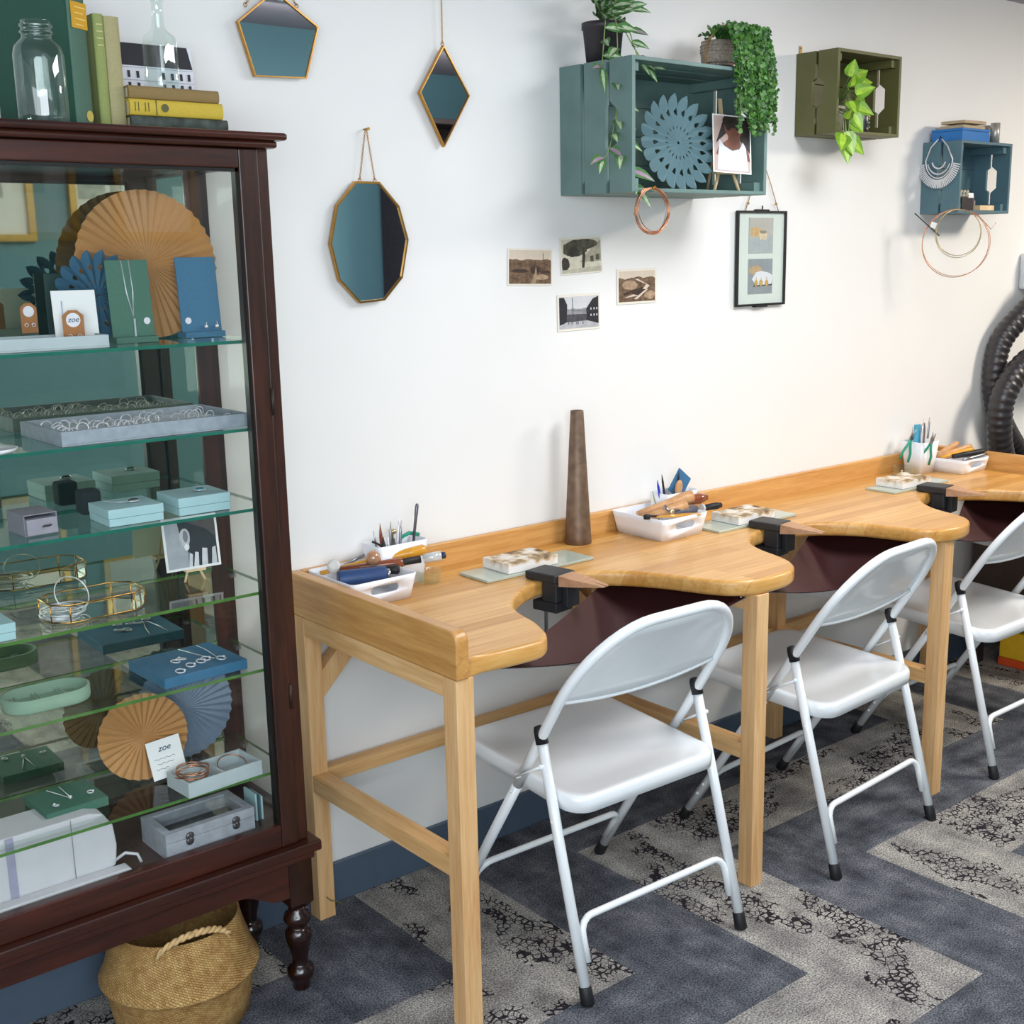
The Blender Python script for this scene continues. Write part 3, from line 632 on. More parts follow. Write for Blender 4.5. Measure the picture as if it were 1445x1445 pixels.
# black hanging glass frame
t = thing('glass_photo_frame', 'black metal glass frame with two small product photos hanging by a cord', 'picture frame', (1.452, -.004, 1.329)); W_, H_ = .213, .265
m = M(); s_ = .006; m.box(0, W_, -.010, 0, 0, s_).box(0, W_, -.010, 0, H_-s_, H_).box(0, s_, -.010, 0, s_, H_-s_).box(W_-s_, W_, -.010, 0, s_, H_-s_); m.box(W_*.36, W_*.62, -.012, 0, -.004, .0).box(W_*.36, W_*.62, -.012, 0, H_, H_+.004).tube([(W_*.5, -.006, H_), (W_*.5, -.006, H_+.014)], .002)
m.build('frame', mat('black_metal', '1d1f20', .4, .3), t, bevel=.0008)
M().box(s_, W_-s_, -.003, -.001, s_, H_-s_).build('backing_card', mat('pale_mint_card', 'd9e2dc', .6, var=.01), t)
M().add([(s_, -.009, s_), (W_-s_, -.009, s_), (W_-s_, -.009, H_-s_), (s_, -.009, H_-s_)], [(0, 1, 2, 3)]).build('glass', GLASS, t)
SL = fl('9ea3a4', .1); 
picture('photo_print', .105, .098, [(RECT, fl('b8b4ae', .05)), ([(0, 0), (1, 0), (1, .48), (0, .42)], fl('a9b3b5', .08)), (blob(.28, .6, .26, .14, 41), fl('c9a877', .2)), ([(.42, .38), (.72, .38), (.74, .58), (.4, .58)], fl('d6c6a8', .3, 150)), (blob(.57, .6, .16, .05, 42), fl('8f8678'))], t, (.053, -.0042, .148), (0, 0, 0), .001, fl('c8c8c4', .03))
picture('photo_print', .105, .098, [(RECT, fl('8f979d', .08)), (blob(.3, .68, .3, .14, 43), fl('bda27f', .2)), (blob(.62, .42, .46, .24, 44), fl('dfe3ea', .03)), ([(.2, .2), (1, .22), (1, .26), (.2, .24)], fl('3a3a3e'))]+[(blob(x, .3, .07, .1, 45+i), fl('c8a04e', .2)) for i, x in enumerate((.32, .52, .76))]+[([(x-.01, .38), (x+.01, .38), (x+.01, .48), (x-.01, .48)], fl('c8a04e', .2)) for x in (.32, .52, .76)], t, (.053, -.0042, .034), (0, 0, 0), .001, fl('a8acae', .03))
CORD = mat('jute_cord', 'b28a55', .8, var=.15, scale=200)
for a in ((.035, .265), (.178, .265)):
    M().tube([(a[0], -.005, a[1]), ((a[0]+.107)/2+(.0), -.004, .34), (.107, -.003, .405)], .0013, n=6).build('hanging_cord', CORD, t)
    M().sphere((a[0]+(.107-a[0])*.15, -.005, .285), .004, n=8, k=5).build('cord_knot', CORD, t)

# ------------------------------------------------------------------ paper rosettes
def rosette(name, lab, c, rad, n, mt, rot=(0, 0, 0), depth=.008, petal=0, grp=None, start=0, span=360):
    """pleated paper disc facing -y"""
    o = M(); vs = [(0, 0, 0)]; fs = []
    N2 = n*2
    for i in range(N2+1 if span < 360 else N2):
        a = R(start+span*i/N2); up = i % 2
        r1 = rad
        for q, rq in enumerate((.12, .55, 1.0)):
            y = (-depth if up else depth)*min(1, rq*1.2)
            rr2 = rad*rq*(1.0 if not petal or q < 2 else (1.0 if up else 1-petal))
            vs.append((rr2*math.cos(a), y, rr2*math.sin(a)))
    for i in range(N2):
        j = (i+1) % N2 if span >= 360 else i+1
        a, b = 1+i*3, 1+j*3
        fs += [(0, a, b), (a, a+1, b+1, b), (a+1, a+2, b+2, b+1)]
    o.add(vs, fs); t = o.build(name, mt, None, c, rot); sd = t.modifiers.new('solid', 'SOLIDIFY'); sd.thickness = .0006
    return tag(t, lab, 'paper decoration', grp)
def petal_rosette(lab, c, rad, n, mt, rot=(0, 0, 0), holes=True):
    """rosette cut into pointed petals with leaf-shaped windows"""
    m = M(); ST = [.03, .26, .31, .37, .54, .58, .64, .70, .78, .86, .94, 1.0]
    FI = [0, 0, .32, 0, 0, .34, .46, 0, 0, 0, 0, 0] if holes else [0]*12; FO = [1, 1, 1, 1, 1, 1, 1, 1, 1, .86, .52, 0]
    for i in range(n):
        a0 = 2*math.pi*i/n; da = math.pi/n
        for sg in (-1, 1):
            def PT(r, f): a = a0+sg*f*da; return (rad*r*math.cos(a), (-.007+.014*f)*min(1, r*1.3), rad*r*math.sin(a))
            for q in range(11):
                v_ = [PT(ST[q], FI[q]), PT(ST[q], FO[q]), PT(ST[q+1], FO[q+1]), PT(ST[q+1], FI[q+1])]
                if q == 10: m.add(v_[:3], [(0, 1, 2)])
                else: m.add(v_, [(0, 1, 2, 3)])
    t = m.build('paper_rosette', mt, None, c, rot); sd = t.modifiers.new('solid', 'SOLIDIFY'); sd.thickness = .0006
    return tag(t, lab, 'paper decoration')
PB = mat('grey_blue_paper', '67858c', .75, var=.05, scale=8); PK = mat('kraft_gold_paper', 'bb8a52', .55, var=.1, scale=8); PD = mat('deep_blue_paper', '35607a', .7, var=.05); PG = mat('slate_paper', '76879a', .75, var=.05)
petal_rosette('grey blue paper rosette with leaf-shaped cutouts inside the large crate', (1.040, -.175, 1.746), .119, 20, PB, (R(-10), 0, R(-8)))

# ------------------------------------------------------------------ easels with photographs
EAS = wood('easel_pine', 'd9b98c', 'efd6ad', (10, 10, 1.5), .6)
def easel(lab, loc, rz, h):
    t = thing('mini_easel', lab, 'easel', loc, rz); T_ = M()
    for sx in (-1, 1):
        M().tube([(sx*h*.17, -.004, 0), (sx*h*.10, .0, h*.19)], h*.022, n=4).build('leg', EAS, t)
        M().tube([(sx*h*.10, .0, h*.19), (sx*.004, h*.10, h*.80)], h*.016, n=4).build('upright', EAS, t)
    M().tube([(0, h*.36, 0), (0, h*.13, h*.8)], h*.018, n=4).build('leg', EAS, t)
    M().obox((0, h*.075, h*.60), (h*.045, h*.02, h*.80), (R(-9), 0, 0)).build('mast', EAS, t)
    M().box(-h*.17, h*.17, -.014, .004, h*.185, h*.235).build('ledge', EAS, t); return t
e1 = easel('small wooden easel in the large crate holding the portrait photo', (1.205, -.185, 1.6325), R(-12), .23)
SKN, HAIR, TOP, BGD = fl('7b4a38', .12, 25), fl('1c1514', .1), fl('d9dee8', .03), fl('a98a80', .08)
po = picture('photo_print', .115, .142, [(RECT, fl('c3a99f', .05)), ([(.05, .5), (.3, 1), (1, 1), (1, .35), (.8, .5), (.5, .8)], HAIR), (blob(.55, .83, .26, .24, 51, j=.06), SKN), ([(.42, .75), (.7, .72), (.74, .5), (.95, .4), (1, .2), (.05, .3), (.12, .45), (.38, .58)], SKN), ([(.08, .02), (.95, .02), (.88, .45), (.8, .55), (.7, .42), (.5, .38), (.28, .46), (.14, .58)], TOP), (blob(.57, .92, .34, .13, 52, j=.1), HAIR), (blob(.4, .88, .1, .14, 57, j=.1), HAIR), ([(.6, .79), (.7, .8), (.68, .76), (.61, .76)], fl('3e201c')), ([(.58, .69), (.70, .695), (.65, .665)], fl('5a2c2c'))], None, (1.125, -.214, 1.678), (R(-8), R(3), R(-14)), .0035)
tag(po, 'photo of a woman in a white vest looking down, in the large crate', 'photograph')

# ------------------------------------------------------------------ plants
def leaf(m, p, d, nrm, L_, W_, mi, fold=.25, droop=.25, heart=False):
    p = Vector(p); d = Vector(d).normalized(); nrm = Vector(nrm)+Vector((-.75, -.15, 0)); s_ = d.cross(nrm).normalized(); nrm = s_.cross(d).normalized()
    prof = [(0, .04), (.15, .72), (.35, 1), (.6, .82), (.82, .42), (1, 0)] if not heart else [(-.06, .3), (.02, .8), (.22, 1), (.5, .78), (.78, .36), (1, 0)]
    vs = []; 
    for u, w_ in prof:
        c = p+d*(L_*u)-Vector((0, 0, 1))*(droop*L_*u*u); 
        vs += [c+s_*(-w_*W_/2)+nrm*(fold*w_*W_/2), c+s_*(-w_*W_*.2)+nrm*(fold*w_*W_*.2), c, c+s_*(w_*W_*.2)+nrm*(fold*w_*W_*.2), c+s_*(w_*W_/2)+nrm*(fold*w_*W_/2)]
    o = len(s_) if False else 0
    base = len(m.v)
    fsA, fsB = [], []
    for i in range(len(prof)-1):
        for q in range(4):
            f = (i*5+q, i*5+q+1, (i+1)*5+q+1, (i+1)*5+q); (fsB if q in (1, 2) else fsA).append(f)
    m.add(vs, fsA, mi[0], True); m.add(vs, fsB, mi[1], True)
G_D, G_P, G_PK, G_M = mat('striped_leaf_green', '4f7f45', .45, var=.25, scale=120), mat('striped_leaf_pale', 'b9c9a8', .45, var=.3, scale=150), mat('leaf_pink', 'a889a0', .5, var=.2), mat('stem_green', '7d9a55', .6, var=.1)
def rnd(r, a, b): return a+(b-a)*r.random()
# spiderwort
r = random.Random(3)
t = thing('potted_plant', 'striped spiderwort in a dark pot trailing down the left side of the large crate', 'plant', (.855, -.105, 1.9225)); O = (.855, -.105, 1.9225)
M().lathe([(.040, 0), (.048, .075), (.051, .076), (.051, .09), (.046, .09), (.044, .08)], n=4 if False else 20).build('pot', mat('dark_plastic', '2d2a2e', .5), t)
M().lathe([(.001, .079), (.044, .08)], n=16).build('soil', mat('soil', '2a211b', .95, var=.3, scale=200), t)
m = M(); st = M()
def stem(pts, rad=.0013):
    P_ = [Vector(p) for p in pts]; q = []
    for i in range(len(P_)-1):
        a, b = P_[i], P_[i+1]; pa = P_[max(i-1, 0)]; pb = P_[min(i+2, len(P_)-1)]
        for k in range(5):
            t_ = k/5; q.append(.5*((2*a)+(-pa+b)*t_+(2*pa-5*a+4*b-pb)*t_*t_+(-pa+3*a-3*b+pb)*t_**3))
    q.append(P_[-1]); st.tube(q, rad, n=6); return q
def spider(pts, every, size, seed):
    q = stem(pts); rr_ = random.Random(seed); k = 0
    L_ = 0; last = -1
    for i in range(1, len(q)):
        L_ += (q[i]-q[i-1]).length
        if L_-last > every:
            last = L_; d = (q[i]-q[i-1]).normalized(); k += 1
            side = Vector((1, -.5, 0)) if k % 2 else Vector((-1, -.6, 0)); side += Vector((rnd(rr_, -.5, .5), rnd(rr_, -.8, .2), rnd(rr_, -.1, .6)))
            leaf(m, q[i], side+d*.4, (rnd(rr_, -.3, .3), -.7, .7), size*rnd(rr_, .85, 1.2), size*.5, (0, 1) if rr_.random() < .8 else (0, 2))
    leaf(m, q[-1], (q[-1]-q[-2])+Vector((0, -.002, .001)), (0, -1, .4), size, size*.4, (0, 1))
b0 = Vector((0, 0, .08))
for i in range(15):
    a = rnd(r, 0, 6.28); rr2 = rnd(r, .02, .075); hh = rnd(r, .03, .10)
    spider([b0, b0+Vector((rr2*.5*math.cos(a), rr2*.5*math.sin(a)-.01, hh*.7)), b0+Vector((rr2*math.cos(a), rr2*math.sin(a)*.7-.02, hh))], .014, .052, 60+i)
spider([b0, (-.012, -.05, .10), (-.025, -.075, .04), (-.03, -.08, -.05), (-.038, -.085, -.12), (-.045, -.10, -.19), (-.03, -.11, -.24), (-.008, -.115, -.28)], .034, .056, 71)
spider([b0, (-.03, -.04, .09), (-.05, -.055, .03), (-.06, -.06, -.02)], .026, .052, 72)
spider([b0, (.02, -.05, .09), (.03, -.075, .03), (.035, -.085, 0)], .03, .04, 73)
spider([(-.038, -.085, -.12), (-.065, -.09, -.20), (-.085, -.09, -.225)], .028, .054, 74)
spider([b0, (.03, -.03, .08), (.06, -.04, .04), (.075, -.07, -.01)], .03, .04, 75)
m.build('foliage', [G_D, G_P, G_PK], t); st.build('stem', G_M, t)
# small leaved trailing plant
r = random.Random(5)
t = thing('potted_plant', 'bushy small-leaved trailing plant in a striped basket pot on the large crate', 'plant', (1.240, -.120, 1.9225))
BP = M().lathe([(.034, 0), (.042, .03), (.045, .06), (.043, .082), (.039, .082), (.036, .07)], n=24); BP.build('basket_pot', None or (lambda: (lambda m_: m_)(mat('basket_weave_beige', 'a89c8e', .85, var=.35, scale=160, bump=.6)))(), t)
m = M()
for z in (.02, .028, .055, .062, .07): m.lathe([(.0405, z-.0012), (.0462, z), (.0405, z+.0012)], n=24, cap=(False, False))
m.build('dark_stripes', mat('brown_stripe', '54423a', .8), t)
for sgn in (-1,):
    M().tube([(-.045, -.01, .08), (-.062, -.015, .05), (-.068, -.02, 0.004)], .003, n=6).build('rope_handle', CORD, t)
    M().tube([(-.045, -.01, .08), (-.03, -.02, .105), (.0, -.02, .118), (.02, -.02, .112), (.03, -.02, .085)], .003, n=6).build('rope_handle', CORD, t)
m = M(); st = M(); GL1, GL2 = mat('bright_small_leaf', '47782e', .45, var=.35, scale=90), mat('deep_small_leaf', '2b5726', .45, var=.3, scale=90)
cnt = 0
for i in range(86):
    u = i/85; ang = -2.75+2.9*u+rnd(r, -.1, .1); ra = rnd(r, .03, .05); topz = .085+rnd(r, 0, .018)
    x0_, y0_ = ra*math.cos(ang)+.01, ra*math.sin(ang)
    hang = i % 4 != 0
    fall = rnd(r, .10, .235) if hang else rnd(r, .01, .05)
    if hang:
        ox = rnd(r, -.098, .040); oy = -.136-rnd(r, .004, .03)
    else: ox, oy = x0_*1.3, y0_*1.3
    pts = [(x0_*.5, y0_*.5, topz-.01), (x0_*.8+ox*.2, y0_*.6+oy*.3, topz+.012), (ox, oy*.85, topz-.005), (ox+rnd(r, -.006, .006), oy, topz-.02-fall*.5), (ox+rnd(r, -.012, .012), oy-.004, topz-.02-fall)]
    if not hang: pts = pts[:3]
    q = [Vector(p) for p in pts]; st.tube(q, .0006, n=4)
    for k in range(len(q)-1):
        seg = q[k+1]-q[k]; c_ = max(2, int(seg.length/.0052))
        for j in range(c_):
            p = q[k]+seg*(j/c_)+Vector((rnd(r, -.004, .004), rnd(r, -.004, .004), 0)); dd = Vector((rnd(r, -1, 1), rnd(r, -.8, .4), rnd(r, -.6, .8)))
            leaf(m, p, dd, (rnd(r, -.4, .4), -1, rnd(r, 0, .8)), rnd(r, .009, .013), rnd(r, .009, .012), ((0, 0) if r.random() < .6 else (1, 1)), .1, .1)
for i in range(160):
    a = rnd(r, 0, 6.28); rr2 = .055*math.sqrt(r.random()); p = (rr2*math.cos(a)+.01, rr2*math.sin(a)-.008, .088+.035*r.random()*(1-(rr2/.06)**2)+rnd(r, 0, .01))
    leaf(m, p, (rnd(r, -1, 1), rnd(r, -1, .5), rnd(r, -.1, .8)), (0, -.8, .8), rnd(r, .009, .013), .009, ((0, 0) if r.random() < .6 else (1, 1)), .15, .1)
m.build('foliage', [GL1, GL2], t); st.build('stem', G_M, t)
# pothos
r = random.Random(9)
t = thing('potted_plant', 'golden pothos with heart-shaped leaves spilling out of the olive green crate', 'plant', (1.775, -.075, 1.8125))
M().lathe([(.030, 0), (.038, .06), (.041, .062), (.041, .07), (.035, .07)], n=20).build('pot', mat('cream_pot', 'cfc9b8', .5), t)
m = M(); st = M(); PO1, PO2 = mat('pothos_leaf', '6f9c2c', .35, var=.35, scale=35), mat('pothos_leaf_yellow', '9dbf3f', .35, var=.3, scale=40)
O = Vector((1.775, -.075, 1.8125))
LV = [((1.735, -.165, 1.955), (.0, -.3, 1), .05), ((1.77, -.15, 1.95), (.7, -.3, .5), .055), ((1.80, -.15, 1.94), (.9, -.3, .2), .045), ((1.74, -.16, 1.915), (-.8, -.5, .1), .05), ((1.76, -.17, 1.91), (.5, -.6, .3), .055), ((1.765, -.165, 1.875), (.6, -.6, -.3), .055), ((1.735, -.17, 1.885), (-.3, -.6, -.6), .05), ((1.75, -.17, 1.85), (.35, -.4, -.8), .05), ((1.74, -.17, 1.825), (.8, -.5, -.5), .04),
      ((1.70, -.175, 1.795), (-.7, -.4, -.75), .06), ((1.712, -.175, 1.80), (.1, -.4, -1), .06), ((1.735, -.172, 1.785), (.75, -.4, -.7), .058), ((1.713, -.175, 1.768), (-.15, -.3, -1), .05), ((1.79, -.15, 1.90), (.7, -.4, -.6), .04), ((1.72, -.17, 1.84), (-.2, -.5, .6), .035), ((1.755, -.16, 1.93), (-.5, -.5, .7), .045)]
for i, (p, d, L_) in enumerate(LV):
    p = Vector(p)-O; leaf(m, p, d, (0, -1, .5), L_, L_*.85, (0, 1), .1, .12, True)
    st.tube([(0, 0, .07), tuple(p*.5+Vector((0, -.02, .06))), tuple(p)], .0012, n=5)
st.tube([(0, 0, .07), (-.025, -.07, .09), (-.042, -.096, .04), (-.05, -.098, -.02)], .0018, n=6)
m.build('foliage', [PO1, PO2], t); st.build('stem', G_M, t)
# patterned canister in the olive crate
t = thing('flask', 'small black floral flask with dark cap in the olive green crate', 'flask', (1.862, -.115, 1.8125))
M().lathe([(.021, 0), (.0225, .002), (.0225, .05), (.02, .055)], n=20).build('body', mat('floral_black', '3a3a3c', .3, var=.9, scale=110), t)
M().lathe([(.018, .0555), (.018, .068), (.014, .071)], n=20).build('cap', mat('gloss_black', '1c1f24', .2), t)
m = M(); rr_ = random.Random(4)
for i in range(26):
    a = rnd(rr_, 3.3, 6.1); z = rnd(rr_, .006, .048); p = Vector((.0228*math.cos(a), .0228*math.sin(a), z)); m.sphere(p, rnd(rr_, .0015, .003), i % 3, n=6, k=4)
m.build('flower_pattern', [mat('petal_white', 'e8e4dc'), mat('petal_yellow', 'd9b45a'), mat('petal_green', '6f9c7a')], t)
# ------------------------------------------------------------------ around the slate crate
zt3 = 1.8125
t = thing('blue_box', 'bright blue cardboard box on top of the slate blue crate', 'box', (2.37, -.13, zt3)); M().box(0, .16, 0, .11, 0, .030).build('base', mat('bright_blue', '1f6fb4', .4), t, bevel=.001); M().box(-.001, .161, -.001, .111, .0305, .038).build('lid', mat('bright_blue', '1f6fb4', .4), t, bevel=.001)
WB = wood('pale_block', 'a08d72', 'c3b08f', (2, 10, 10), .6)
for i, z in enumerate((.0385, .0535)):
    o = M().box(0, .125, 0, .085, 0, .0095).build('wooden_plate', WB, None, (2.382+.006*i, -.125, zt3+z), bevel=.001); tag(o, ['lower', 'upper'][i]+' of two thin wooden plates stacked on the bright blue box', 'wooden plate')
o = M().box(0, .03, 0, .03, 0, .0052).build('wooden_spacer', WB, None, (2.41, -.11, zt3+.0482)); tag(o, 'small wooden spacer between the two plates on the blue box', 'wooden block')
for i, (x, y) in enumerate(((2.565, -.085), (2.60, -.075), (2.585, -.115))):
    o = M().lathe([(.015, 0), (.015, .055+.004*i), (.013, .055+.004*i), (.013, .004)], n=18, cap=(True, False)).build('steel_tube', mat('worn_steel', 'b4b2ac', .4, .6), None, (x, y, zt3)); tag(o, ['short steel tube nearest the blue box on the slate crate', 'steel tube farthest right on the slate crate', 'steel tube in front of the other two on the slate crate'][i], 'metal tube')
t = thing('statement_necklace', 'silver fringed necklace hanging on the left side of the slate blue crate', 'necklace', (2.345, -.07, 1.815))
m = M(); P0 = []
for i in range(25):
    a = R(180+180*i/24) ; P0.append((-.004, .048*math.cos(a)*1.0, -.06+.062*math.sin(a)*.9))
m.tube([(-.004, .006, .004), (-.006, .03, -.02)]+[(x, y, z) for x, y, z in P0[::-1]]+[(-.006, -.03, -.02), (-.004, -.006, .004)], .0022, n=6).build('neck_wire', SILV, t)
m = M()
for i in range(33):
    a = R(192+156*i/32); y, z = .050*math.cos(a), -.06+.058*math.sin(a)
    d = Vector((0, math.cos(a), math.sin(a))); m.obox((-.006, y+d.y*.016, z+d.z*.016), (.0016, .0038, .026), (R(math.degrees(a)-90), 0, 0))
for k in (.42, .7):
    for i in range(18): a = R(200+140*i/17); m.sphere((-.005, .058*k*math.cos(a), -.06+.062*k*math.sin(a)), .003, n=6, k=4)
m.build('fringe', SILV, t)
M().tube([(.004, -.0, .006), (-.003, 0, .012), (-.008, 0, .004), (-.006, 0, -.004)], .0014, n=6).build('hook', BLK, t)
o = M().box(0, .085, 0, .035, 0, .016).build('wooden_block', EAS, None, (2.505, -.125, 1.6), bevel=.001); tag(o, 'pale wooden block lying inside the slate blue crate', 'wooden block')
o = M().box(0, .07, 0, .03, 0, .04).build('display_box', mat('dark_box', '2b2426', .5), None, (2.42, -.11, 1.5995), bevel=.001); tag(o, 'dark little display box standing in the slate blue crate', 'box')
o = M().box(0, .032, 0, .002, 0, .024).build('price_card', PAPERW, None, (2.50, -.085, 1.633), (R(-8), 0, 0)); tag(o, 'white price card inside the slate blue crate', 'card')
o = M().box(0, .05, 0, .03, 0, .033).build('display_block', mat('mauve_block', '8a7a80', .6), None, (2.495, -.083, 1.5995), bevel=.001); tag(o, 'mauve block behind the pale wooden block in the slate crate', 'block')
for i in range(3):
    o = M().lathe([(.005, 0), (.007, .006), (.004, .013), (.007, .02), (.003, .026)], n=12).build('bead', mat('pearly', 'b7ae9b', .25, .5), None, (2.435+.018*i, -.095, 1.640)); tag(o, 'small pearly turned bead standing on the dark display box', 'bead', 'beads on the dark display box')
# ------------------------------------------------------------------ wire coils
def coil(lab, c, rx, rz_, nrm_rot, n, mt, rw, spread, seed, grp=None, tail=None):
    r_ = random.Random(seed); m = M(); pts = []
    for k in range(n):
        dx, dz, s_ = rnd(r_, -spread, spread), rnd(r_, -spread, spread), 1+rnd(r_, -.03, .03)
        for j in range(36):
            a = 2*math.pi*j/36+math.pi/2; pts.append((rx*s_*math.cos(a)+dx*(.5-.5*math.cos(2*math.pi*j/36)), (k-n/2)*rw*1.6, rz_*s_*math.sin(a)+dz*(.5-.5*math.cos(2*math.pi*j/36))))
    if tail: pts += tail
    m.tube(pts, rw, n=6); o = m.build('wire_coil', mt, None, c, nrm_rot); tag(o, lab, 'wire coil', grp); return o
coil('coil of copper wire hanging on the front of the large crate', (.862, -.262, 1.580), .053, .052, (0, 0, 0), 7, COPPER, .0011, .004, 2, tail=[(-.03, 0, .05), (-.05, -.003, .02), (-.062, -.003, -.01)])
t = M().lathe([(.0015, 0), (.0015, .012), (.005, .014), (.006, .018), (.003, .021)], n=10).build('brass_hook', BRASS, None, (.862, -.2525, 1.6315), (R(90), 0, 0)); tag(t, 'brass peg holding the copper wire coil on the large crate', 'hook')
coil('large loose coil of copper wire below the slate blue crate', (2.325, -.155, 1.497), .105, .103, (0, 0, R(-42)), 3, COPPER, .0010, .004, 4, tail=[(.06, 0, .09), (.105, -.01, .04), (.118, -.01, .06)])
coil('smaller coil of pale brass wire inside the copper coil by the slate crate', (2.318, -.166, 1.528), .070, .072, (0, 0, R(-42)), 4, mat('pale_brass_wire', 'b9aa7c', .3, .9), .0007, .004, 6)
o = M().tube([(-.04, 0, .035), (0, 0, 0), (.04, 0, -.035)], .0018, n=6).build('black_cable_tie', BLK, None, (2.245, -.10, 1.555), (0, 0, R(-42))); tag(o, 'black tie stuck through the wire coils by the slate crate', 'cable tie')
o = M().box(-.009, .009, -.001, .001, -.009, .009).build('paper_tag', PAPERW, None, (2.262, -.112, 1.553), (0, R(20), R(-42))); tag(o, 'small white paper tag on the wire coils', 'tag')

# ------------------------------------------------------------------ on top of the cabinet
ZT = 1.7055
CG1, CG2, CG3, CB1, CY, CDK = mat('dark_green_cloth', '1f4a3a', .7, scale=300), mat('olive_green_cloth', '8f9a5a', .75, scale=300), mat('beige_green_cloth', 'a79f74', .8, scale=300), mat('brown_cloth', '8c7448', .8, scale=300), mat('mustard_cloth', 'c9ae3c', .7, scale=300), mat('dark_marbled', '3f4a44', .6, var=.5, scale=60)
PAGE = mat('book_pages', 'd9cfb4', .85, var=.1, scale=200); GOLD = mat('gold_foil', 'd6a428', .35, .4); SPG = mat('grey_green_spine', '4f6f5f', .75, scale=300)
def book(lab, loc, rz, w_, d_, h_, mt, spine=None, lay=False, extra=None):
    """w_ thickness, d_ depth, h_ height; spine faces -y"""
    rot = (0, 0, rz) if not lay else None
    t = thing('book', lab, 'book', loc, rz, 'old cloth books on the cabinet')
    if not lay:
        M().box(0, .003, .001, d_, 0, h_).box(w_-.003, w_, .001, d_, 0, h_).build('cover', mt, t, bevel=.0008)
        m = M(); m.prism([(w_*.5+w_*.5*math.cos(R(a)), -.005*math.sin(R(a))) for a in range(0, 181, 20)]+[(0, .003), (w_, .003)], 0, h_); m.build('spine', spine or mt, t)
        M().box(.003, w_-.003, .003, d_-.004, .003, h_-.003).build('pages', PAGE, t)
    else:
        M().box(0, h_, .001, d_, 0, .0025).box(0, h_, .001, d_, w_-.0025, w_).build('cover', mt, t, bevel=.0008)
        m = M(); m.prism([(-.005*math.sin(R(a)), w_*.5+w_*.5*math.cos(R(a))) for a in range(0, 181, 20)]+[(.003, 0), (.003, w_)], 0, h_, 'yz'); m.build('spine', spine or mt, t)
        M().box(.003, h_-.003, .003, d_-.004, .0025, w_-.0025).build('pages', PAGE, t)
    return t
b = book('tall dark green book with a gold label on its spine, largest of the upright books', (-.462, -.240, ZT), R(33), .043, .15, .228, CG1, SPG)
M().box(.002, .041, -.0062, -.0045, .155, .196).build('spine_label', GOLD, b)
m = M(); [m.box(.010, .037-.006*(i % 2), -.0066, -.006, .187-.009*i, .189-.009*i) for i in range(4)]; m.build('gilt_lines', mat('gilt_light', 'f2d678', .3, .3), b)
M().lathe([(.0001, 0), (.009, .0002)], (.028, -.0058, .018), (0, -1, 0), n=16).build('spine_medallion', mat('gilt_dull', 'c3b65a', .4, .3), b)
b = book('slim olive green upright book between the tall green and the beige books', (-.4095, -.207, ZT), 0, .0185, .13, .186, CG2)
m = M(); [m.box(.004, .0145, -.0056, -.0048, .135+.011*i, .137+.011*i) for i in range(4)]; m.build('gilt_lines', mat('gilt_pale', 'c9c487', .4, .2), b)
b = book('beige green upright book next to the lying stack', (-.3905, -.207, ZT), 0, .0265, .13, .184, CG3)
STK = [('dark marbled book at the bottom of the lying stack', .021, .180, CDK), ('mustard yellow book in the middle of the lying stack', .027, .172, CY), ('brown cloth book at the top of the lying stack', .021, .166, CB1)]
z = ZT+.004
o = M().box(0, .10, 0, .10, 0, .0035).build('booklet', [mat('green_booklet', 'b7c47a', .6)], None, (-.30, -.235, ZT)); tag(o, 'thin pale green booklet under the lying books', 'booklet')
for i, (lab, w_, h_, mt_) in enumerate(STK):
    b = book(lab, (-.3635, -.222, z), 0, w_, .13, h_, mt_, lay=True); z += w_+.0005
    if i == 1:
        M().lathe([(.0001, 0), (.007, .0002)], (.062, -.0058, .0135), (0, -1, 0), n=14).build('spine_medallion', mat('dark_ink', '5a5a34', .6), b)
        m = M(); [m.box(.008+.006*q, .0095+.006*q, -.0056, -.005, .006, .021) for q in (0, 1, 3, 4)]; m.box(.046, .0475, -.0056, -.004, .001, .026); m.build('title_lettering', mat('dark_ink', '5a5a34', .6), b)
ZS = z
t = thing('photo_card', 'black and white photo card of a pale building with many windows, behind the bottle', 'photograph', (-.325, -.075, ZS))
BLD, BLW = fl('23252c', .05), fl('e4e6ee', .02)
picture('print', .155, .094, [(RECT, BLW), ([(0, .58), (1, .58), (.95, 1), (0, 1)], BLD), ([(0, 0), (1, 0), (1, .06), (0, .06)], BLD)]+[([(x, z_), (x+.035, z_), (x+.035, z_+.13), (x, z_+.13)], BLD) for x in (.06, .17, .28, .6, .71, .82, .92) for z_ in (.13, .35)]+[([(0, .30), (1, .30), (1, .31), (0, .31)], fl('aeb2bd')), ([(0, .54), (1, .54), (1, .55), (0, .55)], fl('aeb2bd'))], t, (0, 0, 0), (R(-6), 0, 0), 0)
BG = thin_glass('bottle_glass', (.93, .98, .96), 1.0, 1.8); JG = thin_glass('jar_glass', (.88, .95, .92), 1.0, 1.9)
def sq_lathe(m, prof, n=24):
    rs = []
    for r_, z_, sq in prof:
        ring = []
        for j in range(n):
            a = 2*math.pi*j/n+math.pi/4; c_, s_ = math.cos(a), math.sin(a); q = 1/max(abs(c_), abs(s_)); f = 1+(min(q, 1.22)-1)*sq
            ring.append((r_*c_*f, r_*s_*f, z_))
        rs.append(ring)
    return m.rings(rs)
t = thing('glass_bottle', 'clear square-bodied glass bottle with a long neck on the lying books', 'bottle', (-.270, -.155, ZS), R(12))
